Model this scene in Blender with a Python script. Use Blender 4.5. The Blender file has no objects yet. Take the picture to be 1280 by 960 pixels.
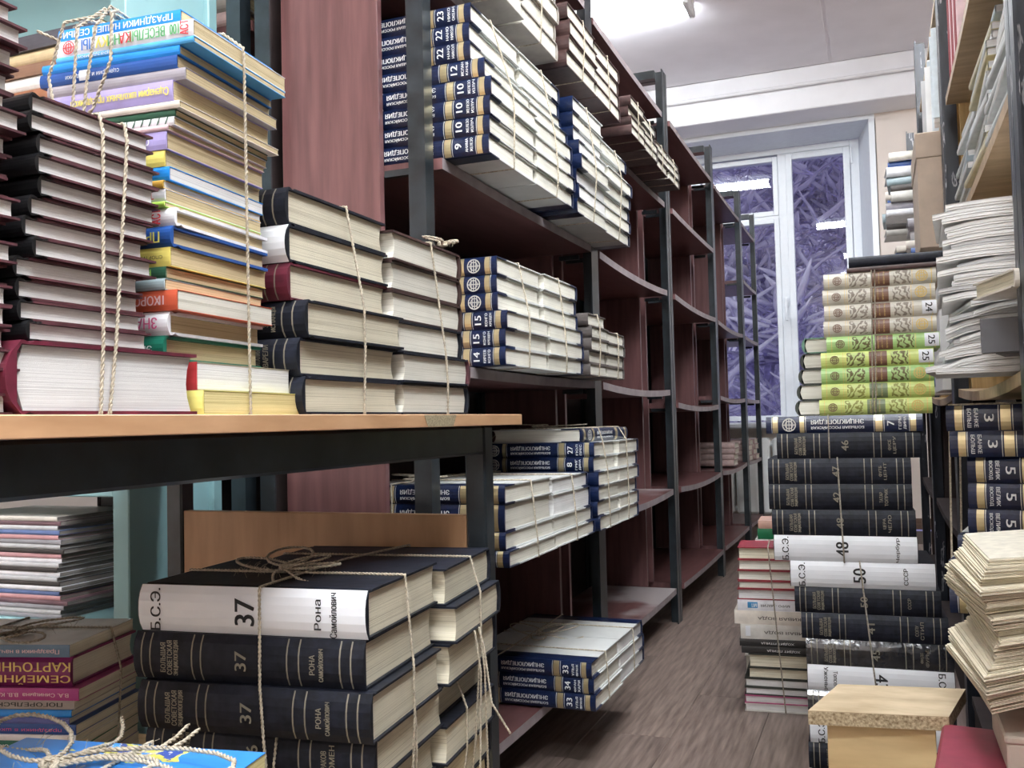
import bpy, math, random
from mathutils import Vector, Matrix
from mathutils.geometry import delaunay_2d_cdt
random.seed(7)
SC = bpy.context.scene
COL = SC.collection
R = math.radians
# ------------------------------------------------------------------ camera
FPX = 1162.66
CAM = Vector((0, 0, 0.74))
_y, _p, _r = R(21.547), R(2.39), R(-1.37)
FWD = Vector((-math.sin(_y) * math.cos(_p), math.cos(_y) * math.cos(_p), math.sin(_p)))
_rt = Vector((math.cos(_y), math.sin(_y), 0))
_up = _rt.cross(FWD)
RT = _rt * math.cos(_r) + _up * math.sin(_r)
UP = _up * math.cos(_r) - _rt * math.sin(_r)
cam = bpy.data.cameras.new('camera')
cam.sensor_fit = 'HORIZONTAL'; cam.sensor_width = 36.0
cam.lens = FPX * 36.0 / 1280.0
cam.clip_start = 0.02; cam.clip_end = 100
cobj = bpy.data.objects.new('camera', cam)
m3 = Matrix((RT, UP, -FWD)).transposed()
cobj.matrix_world = Matrix.Translation(CAM) @ m3.to_4x4()
COL.objects.link(cobj)
SC.camera = cobj

def at(px, py, x=None, y=None, z=None):
    """point of a real plane (x=, y= or z=) seen at a photo pixel (used to measure the photo)"""
    d = RT * ((px - 640) / FPX) - UP * ((py - 480) / FPX) + FWD
    if x is not None: k = (x - CAM.x) / d.x
    elif y is not None: k = (y - CAM.y) / d.y
    else: k = (z - CAM.z) / d.z
    return CAM + d * k
# ------------------------------------------------------------------ world, exposure
world = bpy.data.worlds.new('dusk_sky'); SC.world = world; world.use_nodes = True
bg = world.node_tree.nodes['Background']
bg.inputs[0].default_value = (0.45, 0.43, 0.66, 1); bg.inputs[1].default_value = 0.62
SC.view_settings.view_transform = 'Standard'; SC.view_settings.look = 'None'
SC.view_settings.exposure = 0.48; SC.view_settings.gamma = 1.0
SC.view_settings.use_curve_mapping = False
LAMP_POWER = 60.0
# ------------------------------------------------------------------ materials
MATS = {}
def _new(name):
    m = bpy.data.materials.new(name); m.use_nodes = True
    nt = m.node_tree
    return m, nt, nt.nodes['Principled BSDF']
def _n(nt, t, **k):
    n = nt.nodes.new(t)
    for a, v in k.items(): setattr(n, a, v)
    return n
def mat(name, col, rough=.55, metal=0., var=.10, scale=30., bump=0., stretch=(1, 1, 1), rnd=0., spec=.5, dark=None, coat=0.):
    """base colour with a grain that stays on the thing; rnd varies it from object to object"""
    if name in MATS: return MATS[name]
    m, nt, b = _new(name)
    tc = _n(nt, 'ShaderNodeTexCoord'); mp = _n(nt, 'ShaderNodeMapping'); mp.inputs['Scale'].default_value = stretch
    nz = _n(nt, 'ShaderNodeTexNoise'); nz.inputs['Scale'].default_value = scale; nz.inputs['Detail'].default_value = 4
    cr = _n(nt, 'ShaderNodeValToRGB')
    lo = dark if dark else tuple(c * (1 - var) for c in col); hi = tuple(min(1, c * (1 + var)) for c in col)
    cr.color_ramp.elements[0].position = .3; cr.color_ramp.elements[1].position = .7
    cr.color_ramp.elements[0].color = (*lo, 1); cr.color_ramp.elements[1].color = (*hi, 1)
    L = nt.links.new
    L(tc.outputs['Object'], mp.inputs[0]); L(mp.outputs[0], nz.inputs['Vector']); L(nz.outputs['Fac'], cr.inputs[0])
    out = cr.outputs[0]
    if rnd:
        oi = _n(nt, 'ShaderNodeObjectInfo'); mr = _n(nt, 'ShaderNodeMapRange')
        mr.inputs[3].default_value = 1 - rnd; mr.inputs[4].default_value = 1 + rnd * .6
        hs = _n(nt, 'ShaderNodeHueSaturation')
        L(oi.outputs['Random'], mr.inputs[0]); L(mr.outputs[0], hs.inputs['Value']); L(out, hs.inputs['Color']); out = hs.outputs[0]
    L(out, b.inputs['Base Color'])
    b.inputs['Roughness'].default_value = rough; b.inputs['Metallic'].default_value = metal
    b.inputs['Specular IOR Level'].default_value = spec; b.inputs['Coat Weight'].default_value = coat
    if bump:
        bp = _n(nt, 'ShaderNodeBump'); bp.inputs['Strength'].default_value = bump; bp.inputs['Distance'].default_value = .002
        L(nz.outputs['Fac'], bp.inputs['Height']); L(bp.outputs[0], b.inputs['Normal'])
    MATS[name] = m
    return m
def wood(name, c1, c2, rough=.4, stretch=(2, 30, 30), scale=2.5, rnd=0., spec=.5):
    return mat(name, c2, rough=rough, scale=scale, stretch=stretch, dark=c1, var=0.05, bump=.08, rnd=rnd, spec=spec)
def pages(name, col, dark):
    """paper edges: thin layers along z"""
    if name in MATS: return MATS[name]
    m, nt, b = _new(name)
    tc = _n(nt, 'ShaderNodeTexCoord'); mp = _n(nt, 'ShaderNodeMapping'); mp.inputs['Scale'].default_value = (3, 3, 900)
    nz = _n(nt, 'ShaderNodeTexNoise'); nz.inputs['Scale'].default_value = 1.0; nz.inputs['Detail'].default_value = 5; nz.inputs['Roughness'].default_value = .7
    n2 = _n(nt, 'ShaderNodeTexNoise'); n2.inputs['Scale'].default_value = 18
    cr = _n(nt, 'ShaderNodeValToRGB'); cr.color_ramp.elements[0].position = .33; cr.color_ramp.elements[1].position = .52
    cr.color_ramp.elements[0].color = (*dark, 1); cr.color_ramp.elements[1].color = (*col, 1)
    mx = _n(nt, 'ShaderNodeMixRGB', blend_type='MULTIPLY'); mx.inputs[0].default_value = .22
    oi = _n(nt, 'ShaderNodeObjectInfo'); mr = _n(nt, 'ShaderNodeMapRange'); mr.inputs[3].default_value = .86; mr.inputs[4].default_value = 1.06
    hs = _n(nt, 'ShaderNodeHueSaturation')
    ad = _n(nt, 'ShaderNodeVectorMath', operation='ADD')
    L = nt.links.new
    L(tc.outputs['Object'], mp.inputs[0]); L(mp.outputs[0], ad.inputs[0]); L(oi.outputs['Random'], ad.inputs[1])
    L(ad.outputs[0], nz.inputs['Vector']); L(tc.outputs['Object'], n2.inputs['Vector'])
    L(nz.outputs['Fac'], cr.inputs[0]); L(cr.outputs[0], mx.inputs[1]); L(n2.outputs['Fac'], mx.inputs[2])
    L(oi.outputs['Random'], mr.inputs[0]); L(mr.outputs[0], hs.inputs['Value']); L(mx.outputs[0], hs.inputs['Color'])
    L(hs.outputs[0], b.inputs['Base Color']); b.inputs['Roughness'].default_value = .8
    bp = _n(nt, 'ShaderNodeBump'); bp.inputs['Strength'].default_value = .5; bp.inputs['Distance'].default_value = .0008
    L(nz.outputs['Fac'], bp.inputs['Height']); L(bp.outputs[0], b.inputs['Normal'])
    MATS[name] = m
    return m
def flat(name, col, rough=.5, metal=0.):
    return mat(name, col, rough=rough, metal=metal, var=.06, scale=60)
def emis(name, col, s):
    m, nt, b = _new(name); MATS[name] = m
    b.inputs['Base Color'].default_value = (*col, 1); b.inputs['Emission Color'].default_value = (*col, 1); b.inputs['Emission Strength'].default_value = s
    return m
PG_WHITE = pages('paper_white', (.86, .85, .84), (.62, .60, .60))
PG_CREAM = pages('paper_cream', (.80, .74, .58), (.50, .44, .32))
PG_IVORY = pages('paper_ivory', (.84, .81, .72), (.58, .55, .46))
PG_TAN = pages('paper_tan', (.68, .55, .33), (.40, .30, .16))
PG_YEL = pages('paper_yellow', (.80, .69, .34), (.55, .45, .18))
NAVY = mat('navy_leatherette', (.006, .014, .052), rough=.28, var=.25, scale=200, bump=.10, rnd=.2)
BOARD_W = mat('pale_grey_board', (.56, .57, .56), rough=.5, var=.05, rnd=.1)
BLACKC = mat('worn_blue_black_cloth', (.009, .011, .020), rough=.55, spec=.3, var=.5, scale=90, bump=.25, rnd=.25)
BLACK2 = mat('black_spine_cloth', (.012, .012, .014), rough=.35, var=.4, scale=60, bump=.2, rnd=.3)
MAROON = mat('maroon_board', (.085, .028, .036), rough=.45, var=.3, scale=70, bump=.1, rnd=.2)
CRIMSON = mat('crimson_cloth', (.11, .012, .028), rough=.5, var=.3, scale=80, bump=.2)
BROWNB = mat('brown_binding', (.06, .030, .028), rough=.45, var=.35, scale=60, rnd=.3)
GOLD = mat('gold_foil', (.66, .56, .33), rough=.3, metal=.75, var=.25, scale=15)
SILV = mat('pale_foil', (.62, .62, .58), rough=.4, metal=.2, var=.1)
DULLG = mat('dull_gold_print', (.24, .22, .17), rough=.5, metal=.2, var=.15)
INK = flat('black_ink', (.012, .012, .014), .6)
WHITEP = mat('white_label_paper', (.80, .82, .86), rough=.5, var=.05, scale=14, bump=.15)
TWINE = mat('jute_twine', (.47, .41, .32), rough=.9, var=.35, scale=300, bump=.3)
TWINED = mat('grey_jute_twine', (.36, .32, .26), rough=.9, var=.35, scale=300, bump=.3)
def pal(name, col, rough=.38):
    return mat('cover_' + name, col, rough=rough, var=.12, scale=45, rnd=.05)
# ------------------------------------------------------------------ mesh helpers
class MB:
    def __init__(s): s.v = []; s.f = []; s.m = []
    def add(s, vs, fs, mi=0, M=None):
        o = len(s.v)
        s.v += [tuple(M @ Vector(p)) for p in vs] if M else [tuple(p) for p in vs]
        s.f += [tuple(i + o for i in f) for f in fs]; s.m += [mi] * len(fs)
        return s
    def box(s, x0, x1, y0, y1, z0, z1, mi=0, M=None, bev=0.):
        if bev:
            import bmesh
            bm = bmesh.new(); bmesh.ops.create_cube(bm, size=1)
            for v in bm.verts: v.co = ((x0 + x1) / 2 + v.co.x * (x1 - x0), (y0 + y1) / 2 + v.co.y * (y1 - y0), (z0 + z1) / 2 + v.co.z * (z1 - z0))
            bmesh.ops.bevel(bm, geom=bm.edges[:], offset=bev, segments=1, affect='EDGES', profile=.5)
            bm.verts.ensure_lookup_table()
            r = s.add([v.co[:] for v in bm.verts], [[v.index for v in f.verts] for f in bm.faces], mi, M); bm.free(); return r
        vs = [(x, y, z) for x in (x0, x1) for y in (y0, y1) for z in (z0, z1)]
        return s.add(vs, [(0, 1, 3, 2), (4, 6, 7, 5), (0, 4, 5, 1), (2, 3, 7, 6), (0, 2, 6, 4), (1, 5, 7, 3)], mi, M)
    def tube(s, pts, r, n=5, closed=False, mi=0):
        P = [Vector(p) for p in pts]; N = len(P); o = len(s.v); ref = Vector((.31, .52, .8)).normalized()
        for i, p in enumerate(P):
            a = P[(i - 1) % N] if (closed or i > 0) else p; b = P[(i + 1) % N] if (closed or i < N - 1) else p
            t = (b - a)
            t = t.normalized() if t.length > 1e-9 else Vector((0, 0, 1))
            u = t.cross(ref)
            if u.length < .05: u = t.cross(Vector((1, 0, 0)))
            u.normalize(); w = t.cross(u)
            rr = r[i] if isinstance(r, (list, tuple)) else r
            for k in range(n):
                c = 2 * math.pi * k / n
                s.v.append(tuple(p + u * (rr * math.cos(c)) + w * (rr * math.sin(c))))
        for i in range(N if closed else N - 1):
            j = (i + 1) % N
            for k in range(n):
                l = (k + 1) % n
                s.f.append((o + i * n + k, o + i * n + l, o + j * n + l, o + j * n + k)); s.m.append(mi)
        if not closed:
            s.f.append(tuple(o + k for k in range(n))[::-1]); s.m.append(mi)
            s.f.append(tuple(o + (N - 1) * n + k for k in range(n))); s.m.append(mi)
        return s
    def mesh(s, name, mats, smooth=False):
        me = bpy.data.meshes.new(name); me.from_pydata(s.v, [], s.f)
        for m in (mats if isinstance(mats, (list, tuple)) else [mats]): me.materials.append(m)
        me.polygons.foreach_set('material_index', s.m)
        if smooth: me.polygons.foreach_set('use_smooth', [True] * len(s.f))
        me.update(); return me
def link(name, me, parent=None, loc=None, rz=None):
    o = bpy.data.objects.new(name, me); COL.objects.link(o)
    if parent: o.parent = parent
    if loc is not None: o.location = loc
    if rz is not None: o.rotation_euler = (0, 0, rz)
    return o
def build(mb, name, mats, parent=None, smooth=False, **k): return link(name, mb.mesh(name, mats, smooth), parent, **k)
LABELS = {}
def tag(o, label, cat, group=None):
    n = len(label.split())
    if n < 4 or n > 16: print('LABEL LENGTH', n, label)
    if label in LABELS: print('DUPLICATE LABEL', label)
    LABELS[label] = 1
    o['label'] = label; o['category'] = cat
    if group: o['group'] = group
    return o
def thing(name, label, cat, loc=(0, 0, 0), rz=0., group=None):
    o = link(name, None, None, loc, rz); o.empty_display_size = .05
    return tag(o, label, cat, group)
def struct(name, mb, mats):
    o = build(mb, name, mats); o['kind'] = 'structure'; return o
# ------------------------------------------------------------------ room shell
YW, ZC = 6.5, 2.99
XL, XR, YB = -3.2, 1.7, -2.6
WALL = mat('cream_wall_paint', (.80, .72, .66), rough=.7, var=.03, scale=6)
CEIL = mat('white_ceiling_paint', (.92, .90, .95), rough=.8, var=.03, scale=5)
BEAM = mat('white_beam_paint', (.86, .86, .89), rough=.6, var=.03, scale=5)
PVC = mat('white_pvc', (.84, .88, .93), rough=.3, var=.02)
FLOORM = wood('floor_laminate', (.115, .084, .072), (.275, .208, .178), rough=.40, stretch=(26, 2.0, 26), scale=3.2, rnd=.07)
struct('floor', MB().box(XL, XR, YB, YW, -.10, -.012), mat('subfloor', (.09, .07, .06), rough=.8))
flr = bpy.data.objects['floor']
plm = MB().box(-.0966, .0966, -.5986, .5986, -.012, 0, bev=.0007).mesh('plank', FLOORM)
for i in range(25):
    x = XL + .1 + i * .194
    if x > XR - .1: break
    off = [0, .47, .83, .21][i % 4]
    for k in range(-3, 6):
        y = k * 1.198 + off - .1
        if y - .6 < YB or y + .6 > YW: continue
        link('plank', plm, flr, (x, y, 0))
struct('ceiling', MB().box(XL, XR, YB, YW, ZC, ZC + .1), CEIL)
cl = bpy.data.objects['ceiling']
for (x0, x1) in ((-3.0, -1.62), (-1.60, -.22), (-.20, 1.18)):
    build(MB().box(x0, x1, YB + .05, 6.18, ZC - .006, ZC, bev=.002), 'panel', CEIL, cl)
struct('wall_left', MB().box(XL - .1, XL, YB, YW, 0, ZC), WALL)
struct('wall_right', MB().box(XR, XR + .1, YB, YW, 0, ZC), WALL)
struct('wall_front', MB().box(XL, XR, YB - .1, YB, 0, ZC), WALL)
WX0, WX1, WZ0, WZ1 = -1.95, 0.0, .70, 2.68
wb = MB()
wb.box(XL, WX0, YW, YW + .40, 0, ZC); wb.box(WX1 + .0405, XR, YW, YW + .40, 0, ZC); wb.box(WX1, WX1 + .0405, YW, YW + .002, 0, ZC)
wb.box(WX0, WX1 + .0405, YW, YW + .40, 0, WZ0 - .036); wb.box(WX0, WX1 + .0405, YW, YW + .40, WZ1 + .041, ZC); wb.box(WX0, WX1, YW, YW + .002, WZ1 + .0005, WZ1 + .041)
struct('wall_back', wb, WALL)
struct('trim_1', MB().box(XL, XR, 6.2, YW, 2.71, ZC, bev=.006), BEAM)
# white splayed lining of the window opening
YF = 6.90
FR_R = at(1073, 173, y=YF).x; FR_T = at(1073, 173, y=YF).z
FX0 = -2.05
def quadslab(p, n, t):
    n = Vector(n) * t
    q = [Vector(v) for v in p]
    return MB().add([v[:] for v in q] + [(v + n)[:] for v in q], [(3, 2, 1, 0), (4, 5, 6, 7), (0, 1, 5, 4), (1, 2, 6, 5), (2, 3, 7, 6), (3, 0, 4, 7)])
tr = MB()
tr.box(WX1 - .002, WX1 + .035, YW - .012, YW - .0005, WZ0, WZ1 + .035).box(WX0 - .035, WX0 + .002, YW - .012, YW - .0005, WZ0, WZ1 + .035).box(WX0 + .0025, WX1 - .0025, YW - .012, YW - .0005, WZ1 - .002, WZ1 + .035)
struct('trim_2', tr, PVC)
struct('trim_3', MB().box(WX0 - .05, WX1 + .05, 6.30, YF - .001, .665, .70, bev=.008), PVC)
REV = mat('blue_white_reveal', (.74, .78, .84), rough=.5, var=.03)
struct('trim_4', quadslab([(WX1, YW, WZ0), (WX1, YW, WZ1), (FR_R, YF, FR_T), (FR_R, YF, WZ0)], (1, 0, 0), .04), REV)
struct('trim_5', quadslab([(WX0, YW, WZ1), (WX1, YW, WZ1), (FR_R, YF, FR_T), (FX0, YF, FR_T)], (0, 0, 1), .04), REV)
struct('baseboard_right', MB().box(XR - .015, XR, YB, YW, 0, .07), wood('baseboard_wood', (.10, .06, .04), (.16, .10, .07)))
struct('baseboard_back', MB().box(XL, XR, YW - .015, YW, 0, .07), MATS['baseboard_wood'])
pipe = build(MB().tube([(XL, 6.175, 2.865), (XR, 6.175, 2.865)], .012, 10), 'heating_pipe', BEAM, smooth=True)
tag(pipe, 'thin white painted pipe running along the beam over the window', 'pipe')
# window: frame, sashes, panes
win = link('window_1', None, None, (0, YF, 0)); win['kind'] = 'structure'
def fx(px, py=230): return at(px, py, y=YF).x
def fz(py, px=1020): return at(px, py, y=YF).z
GLASS, nt, b = _new('window_glass')
fres = _n(nt, 'ShaderNodeFresnel'); fres.inputs[0].default_value = 1.6
tb = _n(nt, 'ShaderNodeBsdfTransparent'); gb = _n(nt, 'ShaderNodeBsdfGlossy'); gb.inputs['Roughness'].default_value = 0.0
mixs = _n(nt, 'ShaderNodeMixShader'); tb.inputs[0].default_value = (.93, .95, .97, 1)
nt.links.new(fres.outputs[0], mixs.inputs[0]); nt.links.new(tb.outputs[0], mixs.inputs[1]); nt.links.new(gb.outputs[0], mixs.inputs[2])
nt.links.new(mixs.outputs[0], nt.nodes['Material Output'].inputs[0])
zp0, zp1 = fz(518), fz(196)              # lower and upper edge of the right pane
RX0, RX1 = fx(990.5), fx(1055)
LX1 = fx(966.5, 240); ztr0, ztr1 = at(955, 279, y=YF).z, at(955, 267, y=YF).z
LX0 = LX1 - (RX1 - RX0) * 1.35
fr = [(LX0 - .85, LX0 - .79, WZ0, FR_T), (RX1 + .047, FR_R, WZ0, FR_T)]
for x0, x1, z0, z1 in fr: build(MB().box(x0, x1, 0, .07, z0, z1, bev=.004), 'frame_post', PVC, win)
build(MB().box(LX0 - .79, RX1 + .047, 0, .07, zp1 + .05, FR_T, bev=.004), 'frame_head', PVC, win)
build(MB().box(LX0 - .79, RX1 + .047, 0, .07, WZ0, zp0 - .05, bev=.004), 'frame_sill', PVC, win)
build(MB().box(LX1 + .035, RX0 - .035, -.006, .065, zp0 - .05, zp1 + .05, bev=.004), 'mullion', PVC, win)
build(MB().box(LX0 - .10, LX0 - .05, -.006, .065, zp0 - .05, zp1 + .05, bev=.004), 'mullion', PVC, win)
build(MB().box(LX0 - .05, LX1 + .035, -.004, .065, ztr0 + .012, ztr1 - .012), 'transom', PVC, win)
def sash(x0, x1, z0, z1, w=.045):
    """x0..z1 bound the glass"""
    o = None
    for (a, b2, c, d) in ((x0 - w, x0, z0 - w, z1 + w), (x1, x1 + w, z0 - w, z1 + w), (x0, x1, z0 - w, z0), (x0, x1, z1, z1 + w)):
        p = build(MB().box(a, b2, -.014, .064, c, d, bev=.003), 'sash_bar', PVC, win)
    build(MB().add([(x0, .02, z0), (x1, .02, z0), (x1, .02, z1), (x0, .02, z1)], [(0, 1, 2, 3)]), 'pane', GLASS, win)
sash(RX0, RX1, zp0, zp1)
sash(LX0, LX1, ztr1 + .01, zp1, .035)
sash(LX0, LX1, zp0, ztr0 - .01, .035)
sash(LX0 - .74, LX0 - .145, zp0, zp1)
mxc = (LX1 + RX0) / 2
build(MB().box(mxc - .016, mxc + .016, -.034, -.0145, 1.52, 1.59, bev=.003).box(mxc - .008, mxc + .008, -.050, -.030, 1.42, 1.58, bev=.003), 'window_handle', PVC, win)
for z in (2.50, .95): build(MB().tube([(FR_R - .052, -.020, z), (FR_R - .052, -.020, z + .11)], .008, 8), 'hinge', PVC, win)
# radiator under the window
rad = thing('radiator', 'white ribbed radiator under the window sill at the end of the aisle', 'radiator', (-.6, 6.38, 0))
RADM = mat('white_radiator_enamel', (.82, .84, .84), rough=.35, var=.03)
for k in range(14):
    build(MB().box(-.55 + k * .08, -.55 + k * .08 + .062, -.05, .05, .10, .60, bev=.014), 'section', RADM, rad)
build(MB().tube([(-.58, 0, .13), (.6, 0, .13)], .02, 10).tube([(-.58, 0, .56), (.6, 0, .56)], .02, 10), 'manifold', RADM, rad)
for x in (-.45, .40): build(MB().box(x, x + .03, .051, .10, .10, .16), 'bracket', RADM, rad)
for x in (-.53, .50): build(MB().box(x, x + .05, -.03, .03, 0, .10), 'foot', RADM, rad)
# ------------------------------------------------------------------ lamps
DIFF = emis('lamp_diffuser', (.92, .97, 1.0), LAMP_POWER)
HOUS = mat('lamp_housing_white', (.8, .82, .84), rough=.4, var=.02)
def lamp(x, y, label, length=1.24, power=1.0):
    dm = DIFF if power == 1.0 else emis('lamp_diffuser_%d' % (power * 100), (.92, .97, 1.0), LAMP_POWER * power)
    t = thing('ceiling_lamp', label, 'lamp', (x, y, ZC - .006), 0, None)
    h = length / 2
    mb = MB()
    prof = [(-.085, 0), (.085, 0), (.085, -.03), (-.085, -.03)]
    vs = [(sx * h, a, c) for sx in (-1, 1) for a, c in prof]
    mb.add(vs, [(0, 1, 2, 3), (7, 6, 5, 4), (0, 4, 5, 1), (1, 5, 6, 2), (2, 6, 7, 3), (3, 7, 4, 0)])
    build(mb, 'housing', HOUS, t)
    prof = [(-.10, -.0305), (.10, -.0305), (.092, -.062), (.06, -.078), (-.06, -.078), (-.092, -.062)]
    mb = MB(); g = h - .035
    vs = [(sx * g, a, c) for sx in (-1, 1) for a, c in prof]
    mb.add(vs, [(0, 1, 2, 3, 4, 5), (11, 10, 9, 8, 7, 6)] + [(i, i + 6, (i + 1) % 6 + 6, (i + 1) % 6) for i in range(6)])
    build(mb, 'diffuser', dm, t)
    for s in (-1, 1):
        a, c = sorted((s * (g + .0005), s * h))
        build(MB().box(a, c, -.103, .103, -.081, -.0305, bev=.006), 'end_cap', HOUS, t)
lamp(-1.47, 4.88, 'fluorescent ceiling lamp glowing above the far end of the left shelves', power=.7)
lamp(-.02, 2.55, 'fluorescent ceiling lamp over the middle of the aisle', power=.62)
lamp(.20, .25, 'fluorescent ceiling lamp over the near end of the aisle')
lamp(.10, -1.55, 'fluorescent ceiling lamp behind the photographer over the aisle')
lamp(1.05, 1.45, 'fluorescent ceiling lamp over the next aisle to the right')
lamp(1.05, -.55, 'nearer fluorescent ceiling lamp over the next aisle to the right')
# ------------------------------------------------------------------ snowy trees outside
SNOW = mat('snowy_bark', (.50, .47, .66), rough=.9, var=.5, scale=9)
CLUMP = mat('fresh_snow', (.82, .80, .93), rough=.9, var=.12, scale=12)
GRND = mat('snow_ground', (.5, .5, .7), rough=.9, var=.08)
g = build(MB().box(-14, 6, 7.5, 26, -1.1, -1.0), 'snowy_ground', GRND); g['kind'] = 'structure'
def tree(x, y, h, label, seed):
    rnd = random.Random(seed)
    t = thing('bare_tree', label, 'tree', (x, y, -1.0), 0, 'snowy trees outside the window')
    tr, br, cl_ = MB(), MB(), MB()
    def grow(p, d, L, r, lev):
        n = 4; pts = [p]; q = p.copy(); dd = d.copy(); rr = [r]
        for i in range(n):
            dd = (dd + Vector((rnd.uniform(-.22, .22), rnd.uniform(-.22, .22), rnd.uniform(-.06, .12)))).normalized()
            q = q + dd * (L / n); pts.append(q.copy()); rr.append(r * (1 - .6 * (i + 1) / n))
        (tr if lev == 0 else br).tube(pts, rr, 5 if lev < 2 else 3)
        if lev >= 2 and rnd.random() < .62:      # a cushion of snow lying along the branch
            cl_.tube([p_ + Vector((0, 0, .012)) for p_ in pts[1:]], [rnd.uniform(.012, .034) for _ in pts[1:-1]] + [.008], 4)
        if lev < 4:
            for k in range(9 if lev == 0 else 6):
                j = rnd.randint(0 if lev else 1, n); base = pts[j]
                a = rnd.uniform(0, 6.28)
                nd = (dd * .55 + Vector((math.cos(a), math.sin(a), rnd.uniform(-.25, .5)))).normalized()
                grow(base, nd, L * rnd.uniform(.48, .68), max(rr[j] * .7, .007), lev + 1)
    for s in range(2):
        grow(Vector((s * .3, 0, 0)), Vector((rnd.uniform(-.2, .2), 0, 1)).normalized(), h * .62, .09, 0)
    build(tr, 'trunk', SNOW, t)
    o = build(br, 'branches', SNOW, t); o['kind'] = 'stuff'
    o = build(cl_, 'snow', CLUMP, t, True); o['kind'] = 'stuff'
tree(-1.2, 10.6, 6.4, 'snow-laden bare tree nearest outside the window panes', 1)
tree(-2.3, 20.5, 9.0, 'snow-laden bare tree standing farther off behind the nearest one', 5)
# ------------------------------------------------------------------ shelving row on the left
REDW = wood('red_brown_laminate', (.105, .047, .048), (.170, .080, .080), rough=.34, stretch=(14, 14, 1.2), scale=4, spec=.55)
REDS = wood('red_brown_shelf', (.090, .036, .036), (.150, .066, .064), rough=.36, stretch=(10, 1.2, 14), scale=4, spec=.55)
DUSTY = wood('dusty_red_brown_shelf', (.091, .0365, .0365), (.151, .0665, .0645), rough=.45, stretch=(10, 1.2, 14), scale=4)
_nt = DUSTY.node_tree; _tc = _n(_nt, 'ShaderNodeTexCoord'); _nz = _n(_nt, 'ShaderNodeTexNoise'); _nz.inputs['Scale'].default_value = 3.2; _nz.inputs['Detail'].default_value = 3
_cr = _n(_nt, 'ShaderNodeValToRGB'); _cr.color_ramp.elements[0].position = .44; _cr.color_ramp.elements[1].position = .54
_mx = _n(_nt, 'ShaderNodeMixRGB'); _mx.inputs[2].default_value = (.33, .29, .29, 1)
_bs = _nt.nodes['Principled BSDF']; _old = _bs.inputs['Base Color'].links[0].from_socket
_nt.links.new(_tc.outputs['Object'], _nz.inputs['Vector']); _nt.links.new(_nz.outputs['Fac'], _cr.inputs[0]); _nt.links.new(_cr.outputs[0], _mx.inputs[0]); _nt.links.new(_old, _mx.inputs[1]); _nt.links.new(_mx.outputs[0], _bs.inputs['Base Color'])
EDGE = mat('worn_grey_shelf_edge', (.30, .255, .265), rough=.5, var=.2, scale=20)
STEEL = mat('dark_painted_steel', (.016, .022, .027), rough=.32, var=.5, scale=25, bump=.05, spec=.6)
DARKB = mat('fibreboard_and_shade', (.030, .018, .017), rough=.7, var=.2)  # back panels, and the dark sheets that stand in for shade
XF, XB = -.704, -1.05
BT = .02
LEV = dict(A=.112, B=.468, C=.826, D=1.188, E=1.512, F=1.846)
bays = [(1.425, 2.405, 'ABCDEF', 'nearest'), (2.435, 3.385, 'ABCDEF', 'second'), (3.425, 4.425, 'ABcDEF', 'third'), (4.455, 5.385, 'ABCDF', 'fourth'), (5.425, 6.06, 'ABCDEF', 'farthest')]
def angle_post(x, y, sx, sy, h, w=.032):
    return MB().box(min(x, x + sx * w), max(x, x + sx * w), min(y, y + sy * .004), max(y, y + sy * .004), 0, h).box(min(x, x + sx * .004), max(x, x + sx * .004), min(y + sy * .004, y + sy * w), max(y + sy * .004, y + sy * w), 0, h)
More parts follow.
